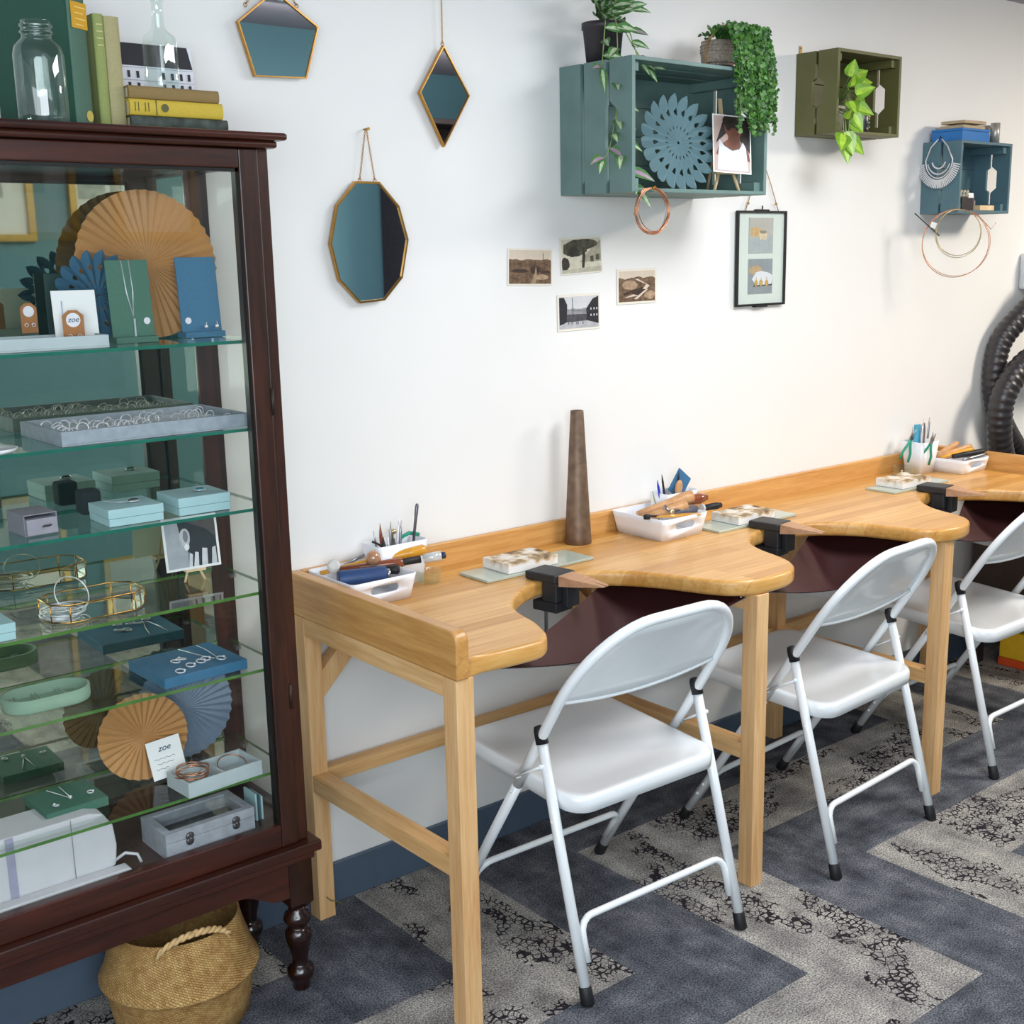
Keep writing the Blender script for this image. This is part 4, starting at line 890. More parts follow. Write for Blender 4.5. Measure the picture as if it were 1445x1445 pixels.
sq_lathe(M(), [(.022, 0, 1), (.0245, .003, 1), (.0250, .01, 1), (.0250, .082, 1), (.0235, .094, .7), (.014, .104, .2), (.0115, .112, 0), (.010, .135, 0), (.0095, .15, 0), (.0125, .153, 0), (.0125, .158, 0), (.0105, .16, 0), (.011, .178, 0), (.011, .181, 0)]).build('bottle_body', BG, t)
t = thing('glass_jar', 'large clear embossed glass jar with a wide mouth in front of the green book', 'jar', (-.517, -.245, ZT))
m = M().lathe([(.034, 0), (.0385, .004), (.0395, .012), (.0395, .105), (.037, .118), (.027, .129), (.0235, .134), (.0235, .137), (.0262, .139), (.0262, .142), (.0238, .144), (.0238, .147), (.026, .149), (.026, .152), (.0235, .154), (.0235, .158)], n=36, cap=(True, False)); m.build('jar_body', JG, t)
text('embossed_lettering', 'EASI', .013, JG, t, (.012, -.0385, .012), (R(90), 0, R(18)))

# ------------------------------------------------------------------ inside the cabinet
S1, S2, S3, S4, S5, S6 = [z+.0065 for z in SH]; S0 = .3725
rosette('paper_fan', 'large kraft gold pleated paper fan behind the top glass shelf', (-.290, -.075, S1+.138), .137, 44, PK, (R(-4), 0, 0), .004)
petal_rosette('dark blue petal paper rosette behind the white card on the top glass shelf', (-.405, -.115, 1.425), .082, 18, PD, (R(-4), 0, 0))
GBD, BBD = mat('sage_green_linen', '4b7260', .8, scale=200), mat('denim_blue_linen', '3f6f8f', .8, scale=200)
STK_ = mat('round_sticker', 'e6e4ea', .5)
def stand(lab, loc, rz, w_, h_, mt):
    t = thing('display_stand', lab, 'display stand', loc, rz)
    M().obox((w_/2, .012, h_/2), (w_, .003, h_), (R(-5), 0, 0)).build('back_board', mt, t, bevel=.0008)
    M().box(0, w_, -.010, .028, 0, .011).build('foot', mt, t, bevel=.001); return t
st1 = stand('sage green necklace stand on the top glass shelf', (-.402, -.165, S1), 0, .079, .147, GBD)
st2 = stand('denim blue earring stand on the top glass shelf, right of the green one', (-.252, -.125, S1), 0, .081, .150, BBD)
def sticker(x, z, par, y): M().lathe([(.0001, 0), (.0062, 0), (.0062, .0004)], (x, y, z), (0, -1, 0), n=16).build('round_sticker', STK_, par)
sticker(.066, .038, st1, .0065); sticker(.014, .032, st2, .0063)
t = thing('necklace', 'fine silver bar necklace on the sage green stand', 'necklace', (-.402, -.165, S1))
m = M()
for pts in ([(.030, .0235, .147), (.030, .0165, .146), (.034, .012, .09), (.042, .008, .046)], [(.044, .0235, .147), (.044, .0165, .146), (.046, .012, .09), (.042, .008, .046)]):
    m.tube(pts, .0009, n=5)
m.build('chain', SILV, t); M().box(.0405, .0435, .004, .006, .004, .043).build('bar_pendant', SILV, t)
for i, x in enumerate((-.206, -.184)):
    o = M().sphere((0, 0, 0), .0042, n=10, k=6).tube([(.0, .0, .003), (.002, 0, .007), (.0, .002, .009)], .0007, n=5).build('earring', SILV, None, (x, -.1255, S1+.020)); tag(o, ('left' if i == 0 else 'right')+' one of the two silver bead earrings on the blue stand', 'earring', 'earrings on the blue stand')
# tray with cards on shelf 1
PT = mat('pale_grey_tray', 'b6c2c4', .8, var=.05)
def tray(name, lab, cat, loc, rz, w_, d_, h_, mt, div=(), wall=.004, lin_=None, group=None):
    t = thing(name, lab, cat, loc, rz, group); a, b = w_/2, d_/2
    m = M(); m.box(-a, a, -b, b, 0, .003); m.box(-a, a, -b, -b+wall, .003, h_).box(-a, a, b-wall, b, .003, h_).box(-a, -a+wall, -b+wall, b-wall, .003, h_).box(a-wall, a, -b+wall, b-wall, .003, h_)
    m.build('tray_body', mt, t, bevel=.0008)
    for x in div: M().box(x-.002, x+.002, -b+wall, b-wall, .003, h_-.002).build('divider', mt, t)
    return t
tray('display_tray', 'pale grey tray holding card displays at the left of the top shelf', 'tray', (-.56, -.195, S1), R(-3), .24, .085, .022, PT)
t = thing('label_card', 'white card with a handwritten shop label standing in the pale tray', 'card', (-.508, -.170, S1+.004), R(-6))
M().obox((.037, 0, .048), (.074, .0015, .09), (R(-6), 0, 0)).build('card', PAPERW, t)
m = M(); [m.add([(a, .0005+q, b), (c, .0005+q, d), (c+.002, .0005+q, d), (a+.002, .0005+q, b)], [(0, 1, 2, 3)]) for a, b, c, d, q in ((.014, .03, .014, .075, -.003),)]
m.build('blue_border', fl('9fb4cc'), t)
KR = mat('kraft_tag', 'a9703f', .8, var=.08); INK = mat('ink_writing', '2d4a66', .6)
def ear_tag(lab, loc, w_, h_, rz, lettering=True):
    t = thing('earring_card', lab, 'earring card', loc, rz)
    M().prism([(0, 0), (w_, 0), (w_, h_*.85), (w_*.7, h_), (w_*.3, h_), (0, h_*.85)], 0, .001, 'xz').build('card', KR, t)
    M().lathe([(.0001, 0), (w_*.34, 0), (w_*.34, .0003)], (w_*.5, -.0002, h_*.72), (0, -1, 0), n=20).build('round_label', STK_, t)
    if lettering: text('lettering', 'zoe', w_*.36, INK, t, (w_*.5, -.0008, h_*.73), (R(90), 0, 0), .3)
    for x in (.3, .74):
        m = M().tube([(w_*x+.003*math.cos(R(a)), -.001, h_*.27+.003*math.sin(R(a))) for a in range(0, 360, 40)], .0008, n=5, closed=True); part_label(m.build('earring', SILV, t), 'silver ring earring')
    return t
ear_tag('brown kraft earring card with a round handwritten label, leaning on the white card', (-.503, -.198, S1+.004), .036, .060, R(-4))
ear_tag('small brown kraft card standing farther left on the top shelf', (-.545, -.115, S1+.024), .028, .052, 0, False)
o = M().box(0, .046, 0, .004, 0, .125).build('display_board', mat('deep_green_board', '203a35', .7), None, (-.478, -.055, S1), bevel=.0008); tag(o, 'dark green upright board behind the blue rosette on the top shelf', 'board')
o = M().box(0, .20, 0, .12, 0, .022).build('pale_tray_block', mat('cream_tray', 'b9b7a4', .8), None, (-.72, -.160, S1+.0005), bevel=.001)
bpy.data.objects.remove(o)
# shelf 2: ring tray
t = tray('ring_tray', 'grey velvet ring tray full of silver rings on the second shelf', 'ring tray', (-.367, -.147, S2), R(.5), .352, .205, .026, GREY, wall=.008)
m = M()
for i in range(11): 
    y = -.085+.017*i; m.prism([(y-.0075, .003), (y+.0075, .003), (y+.004, .014), (y-.004, .014)][::1], -.166, .166, 'yz')
m.build('ring_roll', mat('silver_grey_plush', 'b3bac0', .9, var=.1, scale=80), t); pass
r = random.Random(11); ring0 = None
for i in range(8):
    for j in range(9):
        if r.random() < .34: continue
        x = -.367-.145+.036*j+rnd(r, -.007, .007); y = -.147-.0765+.0170*i*1.1
        if ring0 is None:
            ring0 = M().tube([(.0092*math.cos(2*math.pi*q/20), 0, .0092*math.sin(2*math.pi*q/20)) for q in range(20)], .0011, n=6, closed=True).build('ring', SILV); o = ring0
        else: o = ring0.copy(); S.collection.objects.link(o)
        o.location = (x, y, S2+.0155+rnd(r, 0, .003)); o.rotation_euler = (R(rnd(r, -15, 15)), 0, R(rnd(r, -14, 14))); o.scale = (rnd(r, .85, 1.15),)*3
        tag(o, 'silver ring standing in the rolls of the grey velvet ring tray', 'ring', 'rings in the velvet tray')
t = thing('ring_dish', 'shallow white dish at the left of the second shelf', 'dish', (-.655, -.235, S2)); M().lathe([(.03, 0), (.04, .004), (.044, .009), (.040, .0095), (.032, .005)], n=28).build('dish_body', mat('white_ceramic', 'e9eaee', .2, var=.01, coat=.5), t)
# shelf 3 : boxes
MI = mat('mint_board', 'a9ccd0', .7, var=.03); SG = mat('sage_box', '8fa38c', .7); DG = mat('mauve_grey_board', '8b8791', .7, var=.04)
def gift(lab, c, w_, d_, h_, mt, rz=0, pend=None):
    t = thing('gift_box', lab, 'gift box', c, rz)
    M().box(-w_/2, w_/2, -d_/2, d_/2, 0, h_*.45).build('base', mt, t, bevel=.001); M().box(-w_/2-.0008, w_/2+.0008, -d_/2-.0008, d_/2+.0008, h_*.45+.0004, h_).build('lid', mt, t, bevel=.001); return t
def pendant(lab, c, rx, mt, rz=0, chainp=None):
    t = thing('pendant', lab, 'pendant', c, rz)
    M().sphere((0, 0, .0035), .0035, sc=(rx/.0035*.0 + rx/.0035, 2.2, 1), n=14, k=6).build('stone', mt, t)
    m = M().tube([(rx*1.05*math.cos(2*math.pi*q/18), .0082*math.sin(2*math.pi*q/18), .0025) for q in range(18)], .0011, n=6, closed=True); m.build('bezel', SILV, t)
    if chainp: M().tube(chainp, .0008, n=5).build('chain', SILV, t)
TEALS = mat('teal_stone', '2f7f86', .15, var=.3, scale=200, coat=1); DKS = mat('dark_stone', '4a4f4c', .15, var=.3, coat=1)
gift('pale mint gift box with a dark pendant, left of the two on the third shelf', (-.418, -.190, S3), .100, .098, .031, MI, R(-1)); pendant('oval dark pendant lying on the left mint box', (-.405, -.195, S3+.0315), .011, DKS, 0, [(-.01, .003, .001), (-.03, .02, .001), (-.04, .04, .001)])
gift('pale mint gift box with a teal pendant, right of the two on the third shelf', (-.285, -.186, S3), .101, .099, .033, MI, R(-1)); pendant('oval teal pendant lying on the right mint box', (-.272, -.190, S3+.0335), .010, TEALS, 0, [(0, .008, .002), (.003, .014, .006), (0, .016, .001)])
t = thing('drawer_box', 'small mauve grey drawer box with a leather pull on the third shelf', 'box', (-.580, -.172, S3), R(3))
M().box(-.029, .029, -.040, .037, 0, .002).box(-.029, .029, -.040, .037, .036, .038).box(-.029, -.027, -.040, .037, .002, .036).box(.027, .029, -.040, .037, .002, .036).box(-.027, .027, .035, .037, .002, .036).build('sleeve', DG, t, bevel=.0005)
M().box(-.0265, .0265, -.046, .034, .0025, .030).build('drawer', mat('mauve_grey_front', '9b96a1', .7), t, bevel=.0005)
M().obox((.006, -.051, .017), (.014, .010, .0015), (R(-25), 0, 0)).build('pull_tab', mat('dark_leather', '3a2f33', .5), t)
t = thing('ring_stand', 'black velvet ring stand behind the mint boxes', 'ring stand', (-.447, -.085, S3)); M().box(-.019, .019, -.019, .019, 0, .046).build('velvet_block', mat('black_velvet', '1c2426', .95), t, bevel=.006, seg=3)
# shelf 4 : glass trinket tray, bangles, easel
def trinket(lab, c, rz):
    t = thing('trinket_tray', lab, 'trinket tray', c, rz); oc = [(-.085, -.028), (-.060, -.052), (.060, -.052), (.088, -.028), (.088, .028), (.060, .052), (-.060, .052), (-.085, .028)]; hh = .034
    m = M()
    for z in (.002, hh):
        m.tube([(x, y, z) for x, y in oc], .0015, n=6, closed=True)
    for x, y in oc: m.tube([(x, y, .002), (x, y, hh)], .0014, n=6)
    m.build('brass_edges', GOLDW, t)
    for i in range(8):
        a, b = oc[i], oc[(i+1) % 8]; M().add([(a[0], a[1], .002), (b[0], b[1], .002), (b[0], b[1], hh), (a[0], a[1], hh)], [(0, 1, 2, 3)]).build('glass_side', GLASS, t)
    M().add([(x, y, .0022) for x, y in oc], [tuple(range(8))]).build('mirror_base', MIRR, t)
trinket('eight-sided glass trinket tray with brass edges on the fourth shelf', (-.490, -.172, S4), R(2))
r = random.Random(21)
for i in range(6):
    rad = .033+.0008*i; p = (-.545+rnd(r, -.006, .01), -.172+rnd(r, -.008, .008), S4+.0052+.0026*i)
    o = M().tube([(rad*math.cos(2*math.pi*q/32), rad*math.sin(2*math.pi*q/32), 0) for q in range(32)], .0012, n=6, closed=True).build('bangle', SILV, None, p, (R(rnd(r, -3, 3)), R(rnd(r, -3, 3)), 0)); tag(o, 'thin silver bangle in the pile in the glass trinket tray', 'bangle', 'bangles in the glass trinket tray')
o = M().tube([(.034*math.cos(2*math.pi*q/32), .034*math.sin(2*math.pi*q/32), 0) for q in range(32)], .0011, n=6, closed=True).build('bangle', SILV, None, (-.520, -.160, S4+.036), (R(62), R(6), R(15))); tag(o, 'silver bangle leaning upright against the glass trinket tray', 'bangle')
easel('little pine easel on the fourth shelf holding the ear photo', (-.255, -.095, S4), R(-6), .12)
o = picture('photo_print', .112, .105, [(RECT, fl('2b2f34', .15)), ([(0, 0), (0, 1), (.25, 1), (.3, .6), (.42, .3), (.4, 0)], fl('a9acb2', .1)), (blob(.38, .62, .1, .2, 61), fl('c3c4c8', .08)), (blob(.39, .64, .05, .12, 62), fl('7d7f85')), (blob(.40, .42, .05, .07, 63), fl('e8e8ec')), ([(.40, 0), (.47, 0), (.5, .25), (.44, .3)], fl('d3d4d8')), ([(.5, 0), (.6, 0), (.62, .28), (.55, .3)], fl('dadbdf')), ([(.66, 0), (.78, 0), (.8, .34), (.7, .36)], fl('d3d4d8')), ([(.86, 0), (.97, 0), (.97, .36), (.9, .34)], fl('c9cace')), ([(.3, 1), (1, 1), (1, .55), (.8, .75), (.5, .9)], fl('4f4a4a', .2))], None, (-.316, -.107, S4+.028), (R(-7), 0, R(-3)), .005); tag(o, 'black and white photo of an ear with an earring on the little pine easel', 'photograph')
o = gift('pale mint box cut off by the left edge on the fourth shelf', (-.70, -.205, S4), .10, .09, .03, MI)
# shelf 5
BB = mat('deep_blue_board', '2f6a8c', .75, var=.03)
o = M().box(-.086, .086, -.078, .078, 0, .020).build('jewellery_board', BB, None, (-.313, -.165, S5), (0, 0, R(2)), bevel=.0015); tag(o, 'deep blue flat display block with silver jewellery on the fifth shelf', 'display block')
r = random.Random(31)
def blockring(lab, x, y, z, rad=.0085, grp=None, mt=None):
    o = M().tube([(rad*math.cos(2*math.pi*q/20), rad*math.sin(2*math.pi*q/20), 0) for q in range(20)], .0014, n=6, closed=True).sphere((rad*.9, -.002, .001), .0026, n=8, k=5).build('earring', mt or SILV, None, (x, y, z), (R(10), 0, rnd(r, 0, 3))); tag(o, lab, 'earring', grp)
for i, (x, y) in enumerate(((-.355, -.225), (-.325, -.205), (-.338, -.165), (-.322, -.158), (-.300, -.196), (-.286, -.188), (-.262, -.205))): blockring('silver hoop earring lying on the deep blue block', x, y, S5+.0222, grp='hoop earrings on the blue block')
o = M().tube([(0, .07, .0), (.012, .02, 0), (.028, -.03, 0), (.036, -.022, 0), (.040, .03, 0), (.038, .07, 0)], .001, n=5).build('necklace', SILV, None, (-.30, -.165, S5+.0212)); tag(o, 'fine silver necklace laid across the deep blue block', 'necklace')
def oval_tray(lab, c, L_, W_, h_, mt, rz=0):
    t = thing('oval_tray', lab, 'tray', c, rz)
    def ov(l, w_): 
        q = []
        for a in range(-90, 91, 12): q.append(((l-w_)/2+w_/2*math.cos(R(a)), w_/2*math.sin(R(a))))
        for a in range(90, 271, 12): q.append((-(l-w_)/2+w_/2*math.cos(R(a)), w_/2*math.sin(R(a))))
        return q
    rs = [[(x, y, z) for x, y in ov(l, w_)] for l, w_, z in ((L_-.004, W_-.004, 0), (L_, W_, .004), (L_, W_, h_), (L_-.012, W_-.012, h_), (L_-.014, W_-.014, .006))]
    M().rings(rs).build('tray_body', mt, t); return t
SGT = mat('sage_tray', '86a38c', .8, var=.04)
oval_tray('sage green oval tray with three necklaces on the fifth shelf', (-.585, -.165, S5), .155, .09, .026, SGT)
for i, x in enumerate((-.628, -.590, -.548)):
    o = M().tube([(-.012, .034, .004), (-.006, .0, .0), (.004, -.024, 0), (.008, -.022, 0), (.002, .004, 0), (-.004, .036, .004)], .0011, n=5).tube([(-.004, -.026, 0), (.004, -.029, 0), (.012, -.024, 0)], .0018, n=5).build('necklace', SILV, None, (x, -.165, S5+.0075)); tag(o, ['left', 'middle', 'right'][i]+' necklace of the three in the sage green oval tray', 'necklace', 'necklaces in the oval tray')
# shelf 6
SG2 = mat('forest_board', '3b6b58', .75, var=.04)
o = M().box(-.058, .058, -.056, .056, 0, .018).build('jewellery_board', SG2, None, (-.560, -.138, S6), (0, 0, R(2)), bevel=.0015); tag(o, 'forest green flat display block with a V necklace on the sixth shelf', 'display block')
o = M().tube([(-.02, .045, 0), (-.004, .0, 0), (.002, -.016, 0), (.004, -.0, 0), (.004, .048, 0)], .001, n=5).sphere((.002, -.018, .002), .004, n=8, k=5).build('necklace', SILV, None, (-.560, -.138, S6+.0195)); tag(o, 'V shaped silver necklace on the forest green block', 'necklace')
for i, (x, y) in enumerate(((-.590, -.172), (-.520, -.155))): blockring(['left', 'right'][i]+' silver stud on the forest green block', x, y, S6+.0205, .005)
rosette('paper_fan', 'small kraft gold pleated paper fan on the lowest shelf', (-.400, -.130, S6+.090), .0860, 30, PK, (R(-5), 0, R(-8)), .004)
rosette('paper_fan', 'slate blue pleated paper fan behind the small gold fan', (-.288, -.075, S6+.106), .103, 34, PG, (R(-4), 0, 0), .004)
t = thing('price_card', 'white handwritten price card in front of the small gold fan', 'card', (-.397, -.158, S6+.004), rot=(R(-7), R(-7), R(-8)))
M().box(0, .066, 0, .001, 0, .078).build('card', PAPERW, t); text('lettering', 'zoe', .017, INK, t, (.033, -.0008, .060), (R(90), 0, 0), .3)
for i in range(3):
    M().tube([(.010+.004*q+(.004 if i == 1 else 0), -.0006, .040-.010*i+.0016*math.sin(q*2.3+i)) for q in range(11-i*2)], .0004, n=4).build('handwriting', INK, t)
t = tray('bangle_tray', 'pale grey divided tray of copper bangles on the lowest shelf', 'tray', (-.300, -.222, S6), R(4), .160, .085, .030, PT, (.0,), .0045)
r = random.Random(41)
for i in range(5):
    o = M().tube([(.031*math.cos(2*math.pi*q/28), .031*math.sin(2*math.pi*q/28), 0) for q in range(28)], .0012, n=6, closed=True).build('bangle', COPPER, None, (-.345+rnd(r, -.010, .002), -.222+rnd(r, -.004, .004), S6+.024+.0035*i), (R(rnd(r, -14, 14)), R(rnd(r, -12, 12)), 0)); tag(o, 'copper bangle in the left part of the grey divided tray', 'bangle', 'copper bangles in the divided tray')
o = M().tube([(.028*math.cos(R(q)), .028*math.sin(R(q)), 0) for q in range(-20, 215, 10)], .0013, n=6).build('bangle', COPPER, None, (-.262, -.219, S6+.022), (R(20), 0, 0)); tag(o, 'open copper cuff alone in the right part of the divided tray', 'bangle')
# cabinet floor
t = thing('velvet_box', 'grey velvet jewellery box with a glass lid and two ornate clasps', 'jewellery box', (-.332, -.199, S0), R(1)); GV = mat('light_grey_velvet', '9ea3ab', .85, var=.14, scale=50)
w_, d_, h_ = .186, .112, .052
m = M().box(-w_/2, w_/2, -d_/2, d_/2, 0, .004); 
for a in ((-w_/2, w_/2, -d_/2, -d_/2+.006), (-w_/2, w_/2, d_/2-.006, d_/2), (-w_/2, -w_/2+.006, -d_/2+.006, d_/2-.006), (w_/2-.006, w_/2, -d_/2+.006, d_/2-.006)): m.box(*a, .004, h_*.62)
m.build('base', GV, t, bevel=.001)
m = M(); f = .016
for a in ((-w_/2, w_/2, -d_/2, -d_/2+f), (-w_/2, w_/2, d_/2-f, d_/2), (-w_/2, -w_/2+f, -d_/2+f, d_/2-f), (w_/2-f, w_/2, -d_/2+f, d_/2-f)): m.box(*a, h_*.62+.0006, h_)
m.build('lid_frame', GV, t, bevel=.001); M().add([(-w_/2+f, -d_/2+f, h_-.002), (w_/2-f, -d_/2+f, h_-.002), (w_/2-f, d_/2-f, h_-.002), (-w_/2+f, d_/2-f, h_-.002)], [(0, 1, 2, 3)]).build('lid_glass', GLASS, t)
M().box(-w_/2+.007, w_/2-.007, -d_/2+.007, d_/2-.007, .0045, .02).build('inner_cushion', mat('dark_grey_velvet', '55595c', .9, var=.2, scale=40), t)
for x in (-.045, .052):
    m = M(); 
    for z, rr2 in ((h_*.62+.004, .009), (h_*.62-.006, .0085)): m.lathe([(rr2*.9, 0), (rr2, .001), (rr2*.6, .0025), (.002, .003)], (x, -d_/2-.0002, z), (0, -1, 0), n=9)
    m.sphere((x, -d_/2-.004, h_*.62), .0035, n=8, k=5); m.build('clasp', mat('antique_silver', '6f6d70', .3, .9, var=.4, scale=300), t)
blockring('dark ring lying inside the glass-lidded velvet box', -.335, -.200, S0+.0225, .009, mt=DKS)
for i in range(3):
    o = M().box(0, .004, 0, .05, 0, .058-.004*i).build('boxed_card', [MI, mat('teal_strip', '2c5b68', .5), MI][i], None, (-.216+.0062*i, -.215, S0), bevel=.0005); tag(o, ['leftmost of three', 'middle dark one of three', 'rightmost of three'][i]+' thin cards standing beside the velvet box', 'card')
t = thing('jewellery_case', 'large pale grey zipped jewellery case on the cabinet floor', 'case', (-.62, -.165, S0)); PU = mat('pale_leatherette', 'c9c9cc', .6, var=.03, bump=.05)
pr = [(-.11, 0), (.095, 0), (.112, .012), (.116, .05), (.112, .09), (.095, .118), (.07, .126), (-.11, .126)]
M().prism(pr, .035, -.06, 'xz', smooth=False).build('case_body', PU, t, bevel=.004)
M().tube([(x, -.0125, z) for x, z in pr[1:-1]], .0022, n=6).build('zip', mat('olive_zip', '8b8a5a', .5), t)
M().box(-.08, -.066, -.0616, -.0603, .0, .125).build('dark_strap', mat('lilac_strap', '9a9ab0', .6), t); M().tube([(.035, -.0612, .002), (.035, -.0612, .124)], .0007, n=4).build('seam', mat('seam_grey', '8d8d92', .7), t)
M().prism([(-.11, 0), (.125, 0), (.13, .006), (.125, .012), (-.11, .012)], -.062, -.090, 'xz').build('open_flap', PU, t, bevel=.003)
M().tube([(.11, -.062, .022), (.125, -.072, .035), (.145, -.078, .028), (.15, -.082, .012)], .003, n=6).build('loop_handle', PU, t)

# ------------------------------------------------------------------ basket under the cabinet
def weave():
    m, nt, b = newmat('woven_seagrass'); N = nt.nodes; L = nt.links
    tc = N.new('ShaderNodeTexCoord'); sp = N.new('ShaderNodeSeparateXYZ'); L.new(tc.outputs['Object'], sp.inputs[0])
    at = N.new('ShaderNodeMath'); at.operation = 'ARCTAN2'; L.new(sp.outputs[1], at.inputs[0]); L.new(sp.outputs[0], at.inputs[1])
    ml = N.new('ShaderNodeMath'); ml.operation = 'MULTIPLY'; ml.inputs[1].default_value = 18; L.new(at.outputs[0], ml.inputs[0])
    mz = N.new('ShaderNodeMath'); mz.operation = 'MULTIPLY'; mz.inputs[1].default_value = 130; L.new(sp.outputs[2], mz.inputs[0])
    cb = N.new('ShaderNodeCombineXYZ'); L.new(ml.outputs[0], cb.inputs[0]); L.new(mz.outputs[0], cb.inputs[1])
    mr = N.new('ShaderNodeMapping'); mr.inputs['Rotation'].default_value = (0, 0, .42); L.new(cb.outputs[0], mr.inputs[0]); cb = mr
    br = N.new('ShaderNodeTexBrick'); br.offset = .5; br.inputs['Scale'].default_value = 1; br.inputs['Brick Width'].default_value = .9; br.inputs['Row Height'].default_value = .55; br.inputs['Mortar Size'].default_value = .05; br.inputs['Mortar Smooth'].default_value = 1
    br.inputs['Color1'].default_value = lin('c9a468'); br.inputs['Color2'].default_value = lin('b18a4c'); br.inputs['Mortar'].default_value = lin('8a6534'); L.new(cb.outputs[0], br.inputs['Vector'])
    no = N.new('ShaderNodeTexNoise'); no.inputs['Scale'].default_value = 40; L.new(tc.outputs['Object'], no.inputs[0])
    mx = N.new('ShaderNodeMixRGB'); mx.blend_type = 'MULTIPLY'; mx.inputs[0].default_value = .5; L.new(br.outputs[0], mx.inputs[1]); L.new(no.outputs['Color'], mx.inputs[2]); 
    r_ = N.new('ShaderNodeValToRGB'); r_.color_ramp.elements[0].color = lin('c9a47a'); r_.color_ramp.elements[1].color = (1, 1, 1, 1); r_.color_ramp.elements[0].position = .35; r_.color_ramp.elements[1].position = .6; L.new(no.outputs['Fac'], r_.inputs[0]); L.new(r_.outputs[0], mx.inputs[2])
    L.new(mx.outputs[0], b.inputs['Base Color']); b.inputs['Roughness'].default_value = .8
    bp = N.new('ShaderNodeBump'); bp.inputs['Distance'].default_value = .003; bp.inputs['Strength'].default_value = .9; bp.invert = True; L.new(br.outputs['Fac'], bp.inputs['Height']); L.new(bp.outputs[0], b.inputs['Normal'])
    return m
WV = weave()
t = thing('belly_basket', 'woven seagrass belly basket with rope handles under the cabinet', 'basket', (-.388, -.185, 0), R(0))
M().lathe([(.118, .001), (.130, .006), (.137, .05), (.143, .095), (.147, .104), (.155, .109), (.155, .113), (.149, .119), (.143, .138), (.135, .165), (.127, .192), (.122, .218), (.119, .218), (.123, .192), (.140, .138), (.145, .113), (.132, .05), (.112, .01)], n=64).build('basket_body', WV, t)
RP = mat('twisted_rope', 'd0ad78', .85, var=.25, scale=90, bump=.5)
for s_, a0 in ((1, -96), (-1, 84)):
    m = M(); 
    for ph in (0, math.pi):
        pts = []
        for i in range(41):
            u = i/40; a = R(a0-34+68*u); rr2 = .126; z = .198+.040*math.sin(math.pi*u)**.6; w2 = .0035
            pts.append((rr2*math.cos(a)+w2*math.cos(i*.9+ph)*math.cos(a), rr2*math.sin(a)+w2*math.cos(i*.9+ph)*math.sin(a), z+w2*math.sin(i*.9+ph)))
        m.tube(pts, .0042, n=7)
    m.build('rope_handle', RP, t)

# ------------------------------------------------------------------ bench top items
W = H+.0004
def bin_tray(lab, c, rz, w_, d_, h_, hole=True):
    t = thing('storage_tray', lab, 'tray', c, rz, 'white tool trays on the bench'); th = .0025; m = M(); fl_ = 1.17
    def ring(sx, z, k=1.0, r_=.012):
        a, b = w_/2*sx, d_/2*(1+(sx-1)*w_/d_); q = []
        for cx_, cy_, a0 in ((a-r_, b-r_, 0), (-a+r_, b-r_, 90), (-a+r_, -b+r_, 180), (a-r_, -b+r_, 270)):
            for an in (0, 30, 60, 90): q.append((cx_+r_*math.cos(R(a0+an)), cy_+r_*math.sin(R(a0+an)), z))
        return q
    g = .18*(h_/.06)*.8
    def lay(z, ins=0): return ring(1+g*z/h_-ins*2/w_, z)
    m.rings([lay(0), lay(h_*.45), lay(h_*.72), lay(h_), lay(h_, th), lay(h_*.72, th), lay(h_*.45, th), lay(.003, th)])
    o = m.build('tray_body', WPLAS, t)
    if hole:
        a_ = d_/2*(1+g*w_/d_*.62)
        q = [(-.026+.009*math.cos(R(x)), .009*math.sin(R(x))) for x in range(90, 271, 20)]+[(.026+.009*math.cos(R(x)), .009*math.sin(R(x))) for x in range(-90, 91, 20)]
        cut = M().prism(q, -a_-.03, -a_+.03, 'xz'); cut.v = [(x, y, z+h_*.60) for x, y, z in cut.v]
        co = cut.build('tmp_cut', WPLAS, t); b = o.modifiers.new('hole', 'BOOLEAN'); b.object = co; b.operation = 'DIFFERENCE'; b.solver = 'EXACT'
        bpy.context.view_layer.update(); dg = bpy.context.evaluated_depsgraph_get(); me = bpy.data.meshes.new_from_object(o.evaluated_get(dg)); o.modifiers.clear(); o.data = me; bpy.data.objects.remove(co)
    return t
bin_tray('white tool tray at the left end of the bench by the cabinet', (.121, -.114, W), 0, .148, .168, .056)
bin_tray('white tool tray in the middle of the bench with a yellow handled file', (1.035, -.122, W), 0, .150, .175, .058)
bin_tray('white tool tray at the far right end of the bench below the hose', (2.412, -.135, W), 0, .138, .165, .046)
def rod(name, lab, cat, a, b, prof, mats, n=14):
    """lathe tool from a to b; prof = [(t, r, matidx)]"""
    a, b = Vector(a), Vector(b); t = thing(name, lab, cat, a); L_ = (b-a).length; ax_ = (b-a)
    segs = {}
    cur = []; ci = prof[0][2]
    out_ = []
    for tt, r_, mi in prof:
        if mi != ci: out_.append((ci, cur)); cur = [cur[-1] if False else (r_, tt*L_)]; ci = mi
        else: cur.append((r_, tt*L_))
    out_.append((ci, cur))
    for mi, pf in out_:
        if len(pf) < 2: pf = pf+[(pf[0][0], pf[0][1]+.001)]
        M().lathe(pf, (0, 0, 0), ax_, n=n).build(mats[mi][0], mats[mi][1], t)
    return t
BEECH, WALN, YEL, NAVY = wood('beech_handle', 'b98252', 'd8a878', (8, 8, 8), .4), wood('walnut_handle', '6d3018', '9a5230', (8, 8, 8), .25, coat=.6), mat('yellow_lacquer', 'd99a2c', .3, var=.12, coat=.5), mat('navy_leather', '23406e', .5, var=.15)
WHR, CLP, GRN = mat('white_nylon', 'd8d6d0', .5), mat('clear_plastic_end', 'c4c6c4', .15, coat=1), mat('green_grip', '1f9478', .4)
zt_ = W+.060
